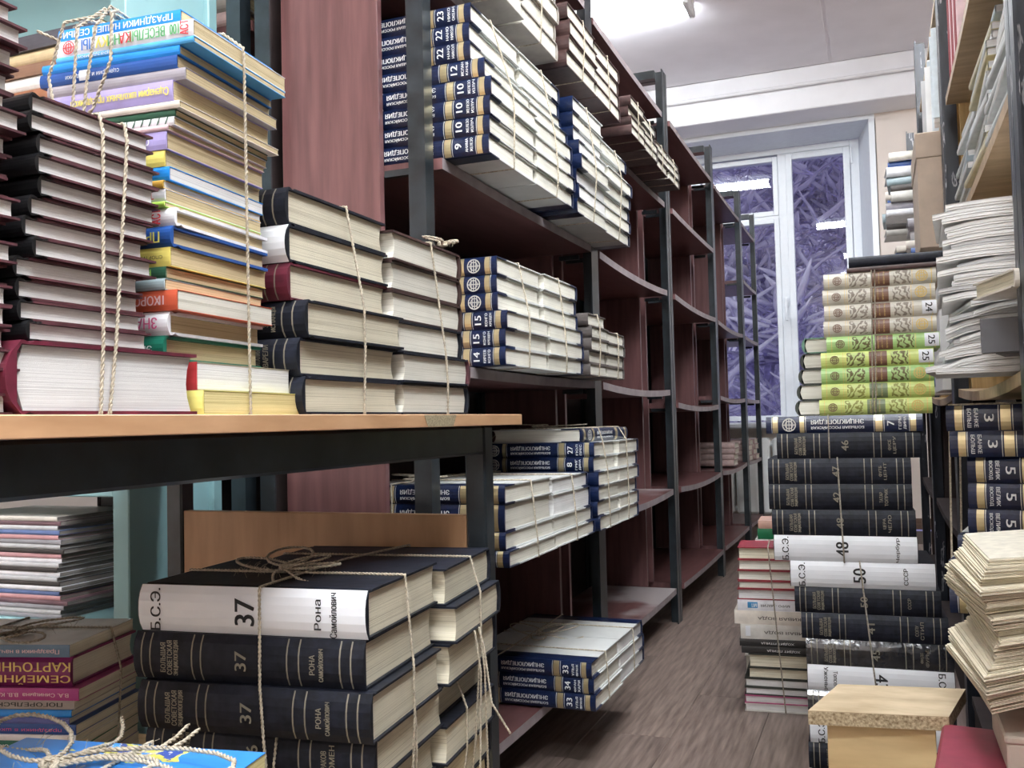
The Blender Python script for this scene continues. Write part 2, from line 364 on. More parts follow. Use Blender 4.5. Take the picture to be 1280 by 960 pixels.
for bi, (ya, yb, lv, word) in enumerate(bays):
    t = thing('shelving_unit', f'{word} bay of the dark steel shelving with red-brown shelves on the left', 'shelf', (XF, (ya + yb) / 2, 0), 0, 'shelving bays along the left of the aisle')
    ox, oy = XF, (ya + yb) / 2
    def W(mb, name, m, **k):
        mb.v = [(v[0] - ox, v[1] - oy, v[2]) for v in mb.v]
        return build(mb, name, m, t, **k)
    H = 2.035
    for (x, sx) in ((XF, -1), (XB, 1)):
        for (y, sy) in ((ya - .02, 1), (yb + .012, -1)):
            W(angle_post(x, y, sx, sy, H), 'upright', STEEL)
    for y in (ya - .02, yb - .018):
        W(MB().box(XB + .03, XF - .03, y, y + .03, H - .03, H), 'top_rail', STEEL)
        W(MB().box(XB + .03, XF - .03, y + .002, y + .024, .085, .109), 'foot_rail', STEEL)
    if bi < 4 or True:
        for y in ((ya + .012, ya + .028), (yb - .040, yb - .024)):
            if bi == 4 and y[0] > ya + .1: continue
            W(MB().box(XB + .035, -.81, y[0], y[1], LEV['A'] + BT + .001, 2.02, bev=.001), 'side_panel', [REDW])
    if bi < 4:
        W(MB().box(XB - .012, XB - .006, ya, yb, .10, 2.0), 'back_panel', DARKB)
    for L in lv:
        z = LEV['C'] - .045 if L == 'c' else LEV[L]
        x1 = XF + (.006 if bi in (0, 2) else .0)
        # boards run between the uprights; ends notched by the side panels are hidden
        n = 6; sag = .012 if L in 'CcDB' and bi in (1, 2, 3) else .004
        mb = MB(); a, b2 = ya + .03, yb - .042
        if bi == 0: a = ya + .035
        rows = []
        for i in range(n + 1):
            u = i / n; yy = a + (b2 - a) * u; dz = -sag * 4 * u * (1 - u)
            rows.append([(XB + .036, yy, z + dz), (x1, yy, z + dz), (x1, yy, z + BT + dz), (XB + .036, yy, z + BT + dz)])
        vs = [p for r_ in rows for p in r_]; o_ = len(mb.v); mb.v += vs
        for i in range(n):
            for k in range(4):
                l = (k + 1) % 4
                mb.f.append((i * 4 + k, i * 4 + 4 + k, i * 4 + 4 + l, i * 4 + l)); mb.m.append(1 if k == 1 else 0)
        mb.f += [(0, 1, 2, 3), (n * 4 + 3, n * 4 + 2, n * 4 + 1, n * 4)]; mb.m += [2, 2]
        W(mb, 'shelf_board', [DUSTY if bi == 1 and L in 'AB' else REDS, EDGE, REDW])
        for yy in (ya + .002, yb - .022):
            W(MB().box(-.795, XF - .036, yy, yy + .012, z - .012, z - .0005), 'shelf_bracket', STEEL)
# dust and scratches show on the two lowest boards only as wear in the grain
# back-to-back row seen past the end panel
t = thing('shelving_unit', 'dark steel shelving backing onto the left row beyond its red-brown end panel', 'shelf', (-1.1, 1.45, 0))
for (x, y) in ((-.002, -.02), (-.32, -.02), (-.002, .94), (-.32, .94)):
    build(MB().box(x - .032, x, y, y + .032, 0, 2.035), 'upright', STEEL, t)
for z in (.11, .47, .83, 1.19, 1.51, 1.85):
    build(MB().box(-.35, 0, .015, .93, z, z + .02), 'shelf_board', REDS, t)
build(MB().box(-.362, -.356, -.02, 4.6, .05, 2.0), 'back_panel', DARKB, t)  # dark sheet run past the unit, added to darken the gaps beyond
# ------------------------------------------------------------------ book maker
TXT = {}
def text_geo(s):
    if s not in TXT:
        c = bpy.data.curves.new('lettering', 'FONT'); c.body = s; c.size = 1.0; c.resolution_u = 3 if len(s) < 6 else 2; c.offset = .022
        c.align_x = 'CENTER'; c.align_y = 'CENTER'; c.fill_mode = 'NONE'
        o = bpy.data.objects.new('lettering', c); me = bpy.data.meshes.new_from_object(o)
        V = [v.co.to_2d() for v in me.vertices]; ed = [tuple(e.vertices) for e in me.edges]
        vs, fs = [], []
        if V:
            ov, _oe, of = delaunay_2d_cdt(V, ed, [], 0, 1e-6)[:3]
            seg = [(V[i], V[j]) for i, j in ed]
            def inside(x, y): return sum(1 for p, q in seg if (p.y > y) != (q.y > y) and p.x + (y - p.y) * (q.x - p.x) / (q.y - p.y) > x) % 2
            vs = [Vector((v.x, v.y, 0)) for v in ov]
            for f in of:
                if inside(sum(ov[i].x for i in f) / 3, sum(ov[i].y for i in f) / 3):
                    (p, q, r_) = (ov[i] for i in f)
                    fs.append(tuple(f) if (q - p).cross(r_ - p) > 0 else tuple(f)[::-1])
        if vs:
            cx = (min(v.x for v in vs) + max(v.x for v in vs)) / 2; cy = (min(v.y for v in vs) + max(v.y for v in vs)) / 2
            w = max(v.x for v in vs) - min(v.x for v in vs); h = max(v.y for v in vs) - min(v.y for v in vs)
            vs = [(v.x - cx, v.y - cy) for v in vs]
        else: w = h = 1
        bpy.data.objects.remove(o); bpy.data.curves.remove(c); bpy.data.meshes.remove(me)
        TXT[s] = (vs, fs, w, h)
    return TXT[s]
def put_text(mb, s, cx, cz, y, length, height, ang, mi=0):
    """lettering on the plane y, its centre at (cx, cz), squeezed into length x height, turned by ang"""
    vs, fs, w, h = text_geo(s)
    sx, sy = length / w, height / h
    ca, sa = math.cos(R(ang)), math.sin(R(ang))
    for k in ((-1, 0, 1) if height > .0045 else (0,)):      # three strikes make a bold face
        e = k * .028 * height; yy = y + .00002 * k
        mb.add([(cx + (a * sx + e) * ca - (b * sy) * sa, yy, cz + (a * sx + e) * sa + (b * sy) * ca) for a, b in vs], fs, mi)
CACHE = {}
def cover_mesh(H, W, T, b, r, q, ms, mb_):
    key = ('c', H, W, T, b, r, q, ms.name, mb_.name)
    if key in CACHE: return CACHE[key]
    hard = b > .0015
    out = [(W, T)]
    if q: out.append((q, T))
    if hard: out += [(r + .010, T), (r + .006, T - .0016), (r + .002, T)]
    else: out += [(r + .0005, T)]
    N = 6 if hard else 4
    for i in range(N + 1):
        k = 1 - 2 * i / N
        out.append((r * abs(k) ** 2.5, T / 2 + T / 2 * k * (.985 if 0 < i < N else 1.0)))
    if hard: out += [(r + .002, 0), (r + .006, .0016), (r + .010, 0)]
    else: out += [(r + .0005, 0)]
    if q: out.append((q, 0))
    out.append((W, 0))
    n = len(out)
    inn = []
    for (y, z) in out:
        zi = min(max(z, b), T - b); yi = max(y, min(r, .5 * r) + b) if y < r + .001 else y
        inn.append((yi, zi))
    mb = MB(); h = H / 2
    for x in (-h, h):
        for (y, z) in out: mb.v.append((x, y - W / 2, z))
        for (y, z) in inn: mb.v.append((x, y - W / 2, z))
    lim = q if q else r + .004
    for i in range(n - 1):
        ym = (out[i][0] + out[i + 1][0]) / 2
        mi = 0 if ym < lim else 1
        j = i + 1; o2 = 2 * n
        for f in ((i, j, o2 + j, o2 + i), (n + j, n + i, o2 + n + i, o2 + n + j), (j, i, n + i, n + j), (o2 + i, o2 + j, o2 + n + j, o2 + n + i)):
            mb.f.append(f); mb.m.append(mi)
    for i in (0, n - 1):
        f = (i, 2 * n + i, 3 * n + i, n + i)
        mb.f.append(f if i == 0 else f[::-1]); mb.m.append(1)
    CACHE[key] = mb.mesh('cover', [ms, mb_]); return CACHE[key]
def block_mesh(H, W, T, b, r, ov, m, conc):
    key = ('p', H, W, T, b, r, ov, m.name, conc)
    if key in CACHE: return CACHE[key]
    h = H / 2 - ov; e = .0002
    z0, z1 = b + e, T - b - e; zm = (z0 + z1) / 2
    a = max(min(r, .5 * r) + b, .002) + .0005
    y1 = W - ov
    prof = [(r + b + .001, z0), (a, zm), (r + b + .001, z1), (y1, z1), (y1 - conc * .75, zm + (z1 - zm) * .5), (y1 - conc, zm), (y1 - conc * .75, zm - (z1 - zm) * .5), (y1, z0)]
    n = len(prof); mb = MB()
    mb.v = [(x, y - W / 2, z) for x in (-h, h) for y, z in prof]
    mb.f = [tuple(range(n)), tuple(range(2 * n - 1, n - 1, -1))] + [(i, i + n, (i + 1) % n + n, (i + 1) % n) for i in range(n)]
    mb.m = [0] * len(mb.f)
    CACHE[key] = mb.mesh('page_block', m); return CACHE[key]
def B(desc, H=.2, W=.14, T=.02, spine=None, board=None, page=PG_TAN, hard=True, q=0, r=None, texts=(), bands=(), labels=(), dx=0., dy=0., dz=0., rz=0., name='book', ov=None, cat='book', rings=()):
    b = .0025 if hard else .0006
    if T < .008: b = min(b, T * .16)
    if r is None: r = min(.007, T * .2) if hard else .0012
    if hard and T < .016: b = .0016
    if name == 'book': name = 'encyclopedia_volume' if H > .255 and hard else ('paperback' if not hard else 'book')
    return dict(desc=desc, H=H, W=W, T=T, spine=spine, board=board or spine, page=page, b=b, r=r, q=q, hard=hard, texts=texts, bands=bands, labels=labels, dx=dx, dy=dy, dz=dz, rz=rz, name=name, ov=(.0035 if hard else .0004) if ov is None else ov, cat=cat, rings=rings)
def make_book(s, loc, rz, label, group, tilt=0.):
    o = thing(s['name'], label, s['cat'], loc, rz, group)
    if tilt: o.rotation_euler = (0, tilt, rz)
    H, W, T = s['H'], s['W'], s['T']
    link('cover', cover_mesh(H, W, T, s['b'], s['r'], s['q'], s['spine'], s['board']), o)
    link('page_block', block_mesh(H, W, T, s['b'], s['r'], s['ov'], s['page'], .005 if (s['hard'] and T > .025) else .0004), o)
    yf = -W / 2
    key0 = (H, W, T)
    if s['labels']:        # paper pasted on the spine: (u0, u1, v0, v1, material)
        mats = []; mb = MB()
        for (u0, u1, v0, v1, m) in s['labels']:
            if m not in mats: mats.append(m)
            rr = s['r']; N = 6
            for i in range(N):
                pts = []
                for vv in (v0 + (v1 - v0) * i / N, v0 + (v1 - v0) * (i + 1) / N):
                    k = 2 * vv - 1
                    pts.append((yf - .0005 + rr * abs(k) ** 2.5, T * vv))
                mb.add([(-H / 2 + u0 * H, pts[0][0], pts[0][1]), (-H / 2 + u1 * H, pts[0][0], pts[0][1]), (-H / 2 + u1 * H, pts[1][0], pts[1][1]), (-H / 2 + u0 * H, pts[1][0], pts[1][1])], [(0, 1, 2, 3)], mats.index(m))
        link('spine_label', mb.mesh('spine_label', mats), o)
    wide = [x for x in s['bands'] if x[1] - x[0] > .012]; thin = [x for x in s['bands'] if x[1] - x[0] <= .012]
    for grp in [[x] for x in wide] + ([thin] if thin else []):   # printed or foil bands: (u0, u1, material)
        key = ('b', H, W, T, s['r'], tuple((a_, b_, m_.name) for a_, b_, m_ in grp))
        nm = 'foil_band' if grp is not thin else 'spine_rules'
        if key in CACHE:
            bo = link(nm, CACHE[key], o)
            if grp is thin: bo['kind'] = 'stuff'
            continue
        mats = []; mb = MB(); rr = s['r']; N = 6
        for (u0, u1, m) in grp:
            if m not in mats: mats.append(m)
            for i in range(N):
                p = []
                for e in (i, i + 1):
                    k = 2 * (.02 + .96 * e / N) - 1
                    p.append((yf - .0004 + rr * abs(k) ** 2.5, T / 2 + T / 2 * k))
                x0, x1 = -H / 2 + u0 * H, -H / 2 + u1 * H
                mb.add([(x0, *p[0]), (x1, *p[0]), (x1, *p[1]), (x0, *p[1])], [(0, 1, 2, 3)], mats.index(m))
        CACHE[key] = mb.mesh(nm, mats)
        bo = link(nm, CACHE[key], o)
        if grp is thin: bo['kind'] = 'stuff'
    if s['rings']:         # round emblem: (u, radius, material)
        mb = MB(); mats = []
        for (u, rad_, m) in s['rings']:
            if m not in mats: mats.append(m)
            x = -H / 2 + u * H; mi = mats.index(m)
            N = 20
            for (ra, rb) in ((1., .84), (.62, .5)):
                vs = [(x + rad_ * k * math.cos(6.2832 * i / N), yf - .0006, T / 2 + rad_ * k * math.sin(6.2832 * i / N)) for k in (ra, rb) for i in range(N)]
                mb.add(vs, [(i, (i + 1) % N, (i + 1) % N + N, i + N) for i in range(N)], mi)
            w = rad_ * .06
            for k in (-.35, 0, .35):
                mb.add([(x + k * rad_ - w, yf - .0006, T / 2 - rad_ * .8), (x + k * rad_ + w, yf - .0006, T / 2 - rad_ * .8), (x + k * rad_ + w, yf - .0006, T / 2 + rad_ * .8), (x + k * rad_ - w, yf - .0006, T / 2 + rad_ * .8)], [(0, 1, 2, 3)], mi)
            mb.add([(x - rad_ * .85, yf - .0006, T / 2 - w), (x + rad_ * .85, yf - .0006, T / 2 - w), (x + rad_ * .85, yf - .0006, T / 2 + w), (x - rad_ * .85, yf - .0006, T / 2 + w)], [(0, 1, 2, 3)], mi)
        link('spine_emblem', mb.mesh('spine_emblem', mats), o)['kind'] = 'stuff'
    if s['texts']:         # (string, u, v, length in m, height in m, angle, material)
        mats = []; mb = MB()
        for (st, u, v, ln, ht, ang, m) in s['texts']:
            if m not in mats: mats.append(m)
            put_text(mb, st, -H / 2 + u * H, v * T, yf - .0009, ln, ht, ang, mats.index(m))
        link('spine_lettering', mb.mesh('spine_lettering', mats), o)['kind'] = 'stuff'
    return o
ORD = ['topmost'] + [w + ' down' for w in 'second third fourth fifth sixth seventh eighth ninth tenth eleventh twelfth thirteenth fourteenth fifteenth sixteenth seventeenth eighteenth nineteenth twentieth twenty-first twenty-second twenty-third twenty-fourth twenty-fifth twenty-sixth twenty-seventh twenty-eighth twenty-ninth thirtieth'.split()]
class Frame:
    """a bundle: local x runs along the spines (right end at 0), local y away from the camera side"""
    def __init__(s, o, deg=0.):
        s.o = Vector(o); s.a = R(deg); s.ext = []
    def w(s, x, y, z=0.):
        c, n = math.cos(s.a), math.sin(s.a)
        return Vector((s.o.x + c * x - n * y, s.o.y + n * x + c * y, s.o.z + z))
def column(F, phrase, group, specs, y0=0., z0=0., x0=0., back=False, jit=.003, yaw=.6):
    z = z0; n = len(specs)
    for i, s in enumerate(specs):
        k = n - 1 - i
        jx, jy = random.uniform(-jit, jit), random.uniform(-jit, jit)
        cx = x0 + s['dx'] + jx - s['H'] / 2; cy = y0 + s['dy'] + jy + s['W'] / 2
        od = ORD[k] if k < n - 1 or n == 1 else ('lowest' if n > 1 else 'topmost')
        if n == 1: lab = f"{s['desc']}, {phrase}"
        else: lab = f"{s['desc']}, {od} in {phrase}"
        rz = F.a + R(random.uniform(-yaw, yaw)) + R(s['rz']) + (math.pi if back else 0)
        make_book(s, F.w(cx, cy, z), rz, lab, group)
        F.ext.append((cx - s['H'] / 2, cx + s['H'] / 2, cy - s['W'] / 2, cy + s['W'] / 2, z, z + s['T']))
        z += s['T'] + .0003
    return z
# ------------------------------------------------------------------ twine
def hull(pts):
    pts = sorted(set(pts))
    def half(p):
        h = []
        for q in p:
            while len(h) >= 2 and (h[-1][0] - h[-2][0]) * (q[1] - h[-2][1]) - (h[-1][1] - h[-2][1]) * (q[0] - h[-2][0]) <= 0: h.pop()
            h.append(q)
        return h[:-1]
    return half(pts) + half(pts[::-1])
def dense(pts, step, closed=True):
    out = []
    n = len(pts)
    for i in range(n if closed else n - 1):
        a, b = Vector(pts[i]), Vector(pts[(i + 1) % n]); k = max(1, int((b - a).length / step))
        out += [a.lerp(b, j / k) for j in range(k)]
    if not closed: out.append(Vector(pts[-1]))
    return out
def strand_(mb, pts, r, fine, closed):
    """plain tube, or two twisted plies where the photo shows the ply"""
    if not fine:
        mb.tube(dense(pts, .03, closed), r, 5, closed); return
    P = dense(pts, .0018, closed); N = len(P); ref = Vector((.4, .3, .85)).normalized()
    for ph in (0, math.pi):
        Q = []
        for i, p in enumerate(P):
            t = (P[(i + 1) % N] - P[i - 1]) if (closed or 0 < i < N - 1) else Vector((0, 0, 1))
            t = t.normalized() if t.length > 1e-9 else Vector((0, 0, 1))
            u = t.cross(ref)
            u = u.normalized() if u.length > .01 else Vector((1, 0, 0))
            w = t.cross(u); a = i * 1.25 + ph
            Q.append(p + u * (r * .55 * math.cos(a)) + w * (r * .55 * math.sin(a)))
        mb.tube(Q, r * .62, 4, closed)
def twine(F, label, ys=(), xs=(), knot=None, r=.0013, fine=False, m=None, ztop=None, extra=(), shift=.0, tails=2, kr=.03, fuzz=12):
    E = F.ext; pad = r * 1.05; parts = []
    def strand(_, pts, r, fine, closed, nm='strand'):
        m_ = MB(); strand_(m_, pts, r, fine, closed); parts.append((nm, m_))
    mb = MB()
    for y in ys:
        c, lean = (y if isinstance(y, (tuple, list)) else (y, 0.))
        P = [p for e in E if e[2] - .002 < c < e[3] + .002 for p in ((e[0] - pad, e[4] - pad * .2), (e[1] + pad, e[4] - pad * .2), (e[0] - pad, e[5] + pad), (e[1] + pad, e[5] + pad))]
        if not P: continue
        z0 = min(p[1] for p in P); z1 = max(p[1] for p in P)
        strand(mb, [F.w(a, c + lean * (b - z0) / max(z1 - z0, .01), b) for a, b in hull(P)], r, fine, True)
    for x in xs:
        c, lean = (x if isinstance(x, (tuple, list)) else (x, 0.))
        P = [p for e in E if e[0] - .002 < c < e[1] + .002 for p in ((e[2] - pad, e[4] - pad * .2), (e[3] + pad, e[4] - pad * .2), (e[2] - pad, e[5] + pad), (e[3] + pad, e[5] + pad))]
        if not P: continue
        z0 = min(p[1] for p in P); z1 = max(p[1] for p in P)
        strand(mb, [F.w(c + lean * (b - z0) / max(z1 - z0, .01), a, b) for a, b in hull(P)], r, fine, True)
    if knot:
        kx, ky = knot; zt = ztop if ztop is not None else max(e[5] for e in E)
        rr = random.Random(int(abs(F.o.x) * 1e4))
        for k in range(4):     # bow loops and the knot body
            a0 = rr.uniform(0, 6.28); el = rr.uniform(.6, 1.3) * kr
            pts = []
            for i in range(14):
                c = 6.2832 * i / 14
                lx = el * (1 - math.cos(c)); ly = el * .45 * math.sin(c)
                pts.append(F.w(kx + lx * math.cos(a0) - ly * math.sin(a0), ky + lx * math.sin(a0) + ly * math.cos(a0), zt + r * 1.2 + .006 * abs(math.sin(c * .5)) + .002 * k))
            strand(mb, pts, r, fine, True, 'bow')
        for k in range(5):
            a0 = k * 1.3; pts = [F.w(kx + .006 * math.cos(a0 + c) * (1 if k % 2 else .7), ky + .006 * math.sin(a0 + c), zt + r * 1.5 + .003 + .003 * math.sin(c + k)) for c in [6.2832 * i / 8 for i in range(8)]]
            mb.tube(pts, r, 5, True)
        for k in range(tails):
            a0 = rr.uniform(0, 6.28); pts = [F.w(kx + d * math.cos(a0 + d * 6), ky + d * math.sin(a0 + d * 6), zt + r * 1.3 + .004 * math.sin(d * 60)) for d in [i * kr / 4 for i in range(8)]]
            strand(mb, pts, r, fine, False)
        for k in range(fuzz):  # loose jute fibres
            a0 = rr.uniform(0, 6.28); p = F.w(kx + rr.uniform(-kr, kr), ky + rr.uniform(-kr, kr), zt + r)
            L = rr.uniform(.004, .014)
            mb.tube([p, p + Vector((math.cos(a0) * L * .5, math.sin(a0) * L * .5, L * .6)), p + Vector((math.cos(a0) * L, math.sin(a0) * L, L * .8))], .00022, 3)
    for pts in extra: strand(mb, pts, r, fine, False)
    o = thing('twine', label, 'twine', F.w(0, 0, 0))
    inv = -o.location
    if mb.v: parts.append(('knot', mb))
    for nm, m_ in parts:
        m_.v = [(v[0] + inv.x, v[1] + inv.y, v[2] + inv.z) for v in m_.v]
        c = build(m_, nm, m or TWINE, o, True)
        if nm == 'knot' or fine: c['kind'] = 'stuff'
    return o
# ------------------------------------------------------------------ the kinds of book
WHITE_INK = flat('white_print', (.80, .82, .82), .45)
def bre(num='', words=('', ''), flip=False, H=.29, W=.24, T=.0335, plain=False, emblem=True, **k):
    bands = [(.045, .08), (.225, .255), (.71, .755), (.925, .96)]
    lines = [(.037, .041), (.262, .266), (.70, .704), (.762, .766), (.917, .921)]
    tx = [('ЭНЦИКЛОПЕДИЯ', .47, .66, .098, T * .30, 180), ('БОЛЬШАЯ РОССИЙСКАЯ', .47, .28, .098, T * .19, 180)]
    if num: tx += [(num, .805, .5, T * (.28 if len(num) < 2 else .5), .0125, 90)]
    if words[0]: tx += [(words[0], .862, .5, T * .72, .0052, 90), (words[1], .893, .5, T * .72, .0052, 90)]
    if flip:
        bands = [(1 - b, 1 - a) for a, b in bands]; lines = [(1 - b, 1 - a) for a, b in lines]
        tx = [(s, 1 - u, 1 - v, l, h, a + 180) for s, u, v, l, h, a in tx]
    tx = [(s, u, v, l, h, a, WHITE_INK) for s, u, v, l, h, a in tx]
    bb = [(a, b, GOLD) for a, b in bands] + [(a, b, SILV) for a, b in lines]
    d = f'navy gold-banded encyclopedia volume {num}'.strip() if num else 'navy gold-banded encyclopedia'
    if plain: tx, bb, d = (), (), 'white-boarded navy encyclopedia'
    ring = () if plain or not emblem else [((1 - .155) if flip else .155, T * .40, SILV)]
    return B(d, H, W, T, NAVY, BOARD_W, k.pop('page', PG_IVORY), True, q=.052, r=.005, texts=tx, bands=bb, rings=ring, **k)
def bse(num='', words=('', ''), white=None, flip=False, ws=0., H=.265, W=.195, T=.046, plain=False, spine=None, **k):
    sp = spine or BLACKC
    if plain: return B(k.pop('desc', 'blue-black clothbound encyclopedia'), H, W, T, sp, sp, k.pop('page', PG_CREAM), True, **k)
    if white:
        tx = [('Б.С.Э.', .085, .5, T * .90, .0125, 90, INK), (white, .487, .5, T * .55, .023, 90, INK)]
        if words[0]: tx += [(words[0], .80, .5, T * .62, .008, 90, INK)]
        if words[1]: tx += [(words[1], .865, .5, T * .92, .008, 90, INK)]
        if flip: tx = [(s, 1 - u, 1 - v, l, h, a + 180, m) for s, u, v, l, h, a, m in tx]
        return B(k.pop('desc', f'white-papered encyclopedia numbered {white}'), H, W, T, sp, sp, PG_CREAM, True, texts=tx, labels=[(.004, .996, .0, 1., WHITEP)], **k)
    ln = [(u, u + .006, DULLG) for u in (.035, .075, .265, .305, .68, .73, .90, .945)]
    tx = [('БОЛЬШАЯ', .14, .5, T * .62, .0062, 90, DULLG), ('СОВЕТСКАЯ', .17, .5, T * .72, .0062, 90, DULLG), ('ЭНЦИКЛОПЕДИЯ', .20, .5, T * .74, .0062, 90, DULLG)]
    if num: tx += [(num, .485, .5, T * .4, .013, 90, DULLG)]
    if words[0]: tx += [(words[0], .79 + ws, .5, T * .4, .0062, 90, DULLG), (words[1], .825 + ws, .5, T * .66, .0062, 90, DULLG)]
    if flip: tx = [(s, 1 - u, 1 - v, l, h, a + 180, m) for s, u, v, l, h, a, m in tx]
    d = f'blue-black clothbound encyclopedia numbered {num}' if num else 'blue-black gold-ruled encyclopedia'
    return B(k.pop('desc', d), H, W, T, sp, sp, k.pop('page', PG_CREAM), True, texts=tx, bands=ln, **k)
# ------------------------------------------------------------------ table on the left
BEECH = wood('beech_laminate', (.46, .26, .135), (.57, .34, .19), rough=.4, stretch=(14, 3, 14), scale=4)
BEECHP = wood('beech_panel', (.36, .20, .10), (.46, .27, .145), rough=.45, stretch=(14, 14, 2.0), scale=3)
TBZ = .7525
tb = thing('table', 'beech-topped table on a black steel frame carrying the tied book stacks', 'table', (-.82, .5, 0))
def TW(mb, name, m, par=tb, **k):
    mb.v = [(v[0] + .82, v[1] - .5, v[2]) for v in mb.v]; return build(mb, name, m, par, **k)
top = TW(MB().box(-1.13, -.497, -.35, 1.296, TBZ - .0155, TBZ, bev=.0008), 'tabletop', BEECH)
chip = mat('bare_chipboard_edge', (.42, .35, .22), rough=.9, dark=(.20, .16, .10), scale=420)
TW(MB().add([(-.4965, .985, TBZ - .0150), (-.4965, 1.055, TBZ - .0150), (-.4965, 1.065, TBZ - .0006), (-.4965, .975, TBZ - .0006)], [(0, 1, 2, 3)]), 'edge_chip', chip, top)
for (x, y) in ((-.558, 1.22), (-1.10, 1.22), (-.558, -.30), (-1.10, -.30)):
    TW(MB().box(x, x + .032, y, y + .032, 0, TBZ - .016, bev=.003), 'leg', STEEL)
for x in (-.558, -1.10): TW(MB().box(x + .001, x + .031, -.267, 1.219, TBZ - .056, TBZ - .0162, bev=.003), 'rail', STEEL)
for y in (-.30, 1.22): TW(MB().box(-1.067, -.559, y + .001, y + .031, TBZ - .056, TBZ - .0162, bev=.003), 'rail', STEEL)
TW(MB().box(-1.067, -.559, 1.224, 1.240, .33, .609, bev=.001), 'end_panel', BEECHP)
# low bench the front bundles stand on (below the frame of the photo)
bn = thing('bench', 'low wooden bench under the table below the front bundles', 'bench', (-.85, .72, 0))
bt = 'BENCH'
BZ = .2455
PINE = wood('pine_board', (.50, .36, .19), (.62, .47, .28), rough=.6, stretch=(2, 24, 24), scale=3)
for y in (.30, .455, .61, .765, .92, 1.068):
    build(MB().box(-.42, .42, y - .72, y - .72 + .145, BZ - .022, BZ, bev=.002), 'plank', PINE, bn)
for x in (-.38, .36):
    build(MB().box(x, x + .02, -.40, .48, 0, BZ - .0225), 'leg', PINE, bn)
# ------------------------------------------------------------------ stacks on the table
g = 'maroon books tied on the table'
def mar(T=.0134, **k): return B('small maroon book with black spine', .165, .112, T, BLACK2, MAROON, PG_WHITE, True, q=.012, r=.003, **k)
F1 = Frame((-.502, .318, TBZ), 0)
column(F1, 'the tall maroon stack farthest left', g, [mar(dx=random.uniform(-.012, .004)) for _ in range(20)], jit=.004)
F2 = Frame((-.500, .423, TBZ), 0)
z = column(F2, 'alone under the maroon stack', 'big books on the table', [B('thick crimson book with white page block', .26, .172, .0475, CRIMSON, CRIMSON, PG_WHITE, True, r=.012)], x0=.0)
dys = [.017, .016, .014, .012, .022, .018, .022, .026, .024, .027, .021, .026]
column(F2, 'the maroon stack on the crimson book', g, [mar(dy=dys[i], dx=-.012 + random.uniform(-.004, .004), T=.0136) for i in range(12)], z0=z, jit=.001)
twine(F2, 'pale jute twine tied down the maroon stack on the crimson book', ys=[(.070, .012), (.078, .028)], fine=True, r=.0014)
# coloured stack
g = 'colourful books tied on the table'
F3 = Frame(at(206, 446, y=.575), 4.5); F3.o.z = TBZ
rd, wt = pal('red', (.55, .05, .06)), pal('white', (.80, .80, .84))
base = [B('thick yellow-page paperback', .16, .150, .0195, pal('lemon', (.78, .72, .22)), None, PG_YEL, False, dx=.020, dy=.020),
        B('red-covered white-page book', .16, .142, .0225, rd, pal('mosaic', (.45, .40, .30)), PG_WHITE, False, dx=.014, dy=.020)]
z = column(F3, 'the base of the coloured stack', g, base, jit=0, yaw=0)
def t1(s, u, ln, ht, m, v=.5, a=180): return (s, u, v, ln, ht, a, m)
YELI, REDI, GRNI, PINKI, BLUI = flat('yellow_print', (.85, .75, .15)), flat('red_print', (.65, .05, .06)), flat('green_print', (.10, .40, .15)), flat('pink_print', (.70, .12, .30)), flat('blue_print', (.05, .20, .62))
LIMEI = flat('lime_print', (.40, .70, .15))
blue, dblue, sky = pal('blue', (.02, .26, .75)), pal('deep_blue', (.02, .08, .30)), pal('sky', (.10, .45, .85))
lil = pal('lilac', (.42, .36, .68)); grn = pal('green', (.01, .14, .09)); org = pal('orange', (.70, .42, .08)); yel = pal('yellow', (.82, .70, .18))
coral = pal('coral', (.55, .10, .05)); teal = pal('grey_blue', (.38, .48, .52)); gry = pal('grey', (.34, .32, .36)); pnk = pal('pinkish', (.75, .55, .58)); crm = pal('cream', (.80, .74, .66)); lime = pal('lime', (.45, .70, .12)); dgrn = pal('dark_green', (.03, .10, .06))
H3 = .134
def c3(desc, T, sp, tx=(), page=PG_TAN, hard=False, **k):
    tx = [(q[0], q[1], q[2], q[3] * .66 if q[5] != 90 else q[3]) + tuple(q[4:]) for q in tx]
    return B(desc, k.pop('H', H3), k.pop('W', .138), T, sp, k.pop('board', None), page, hard, texts=tx, **k)
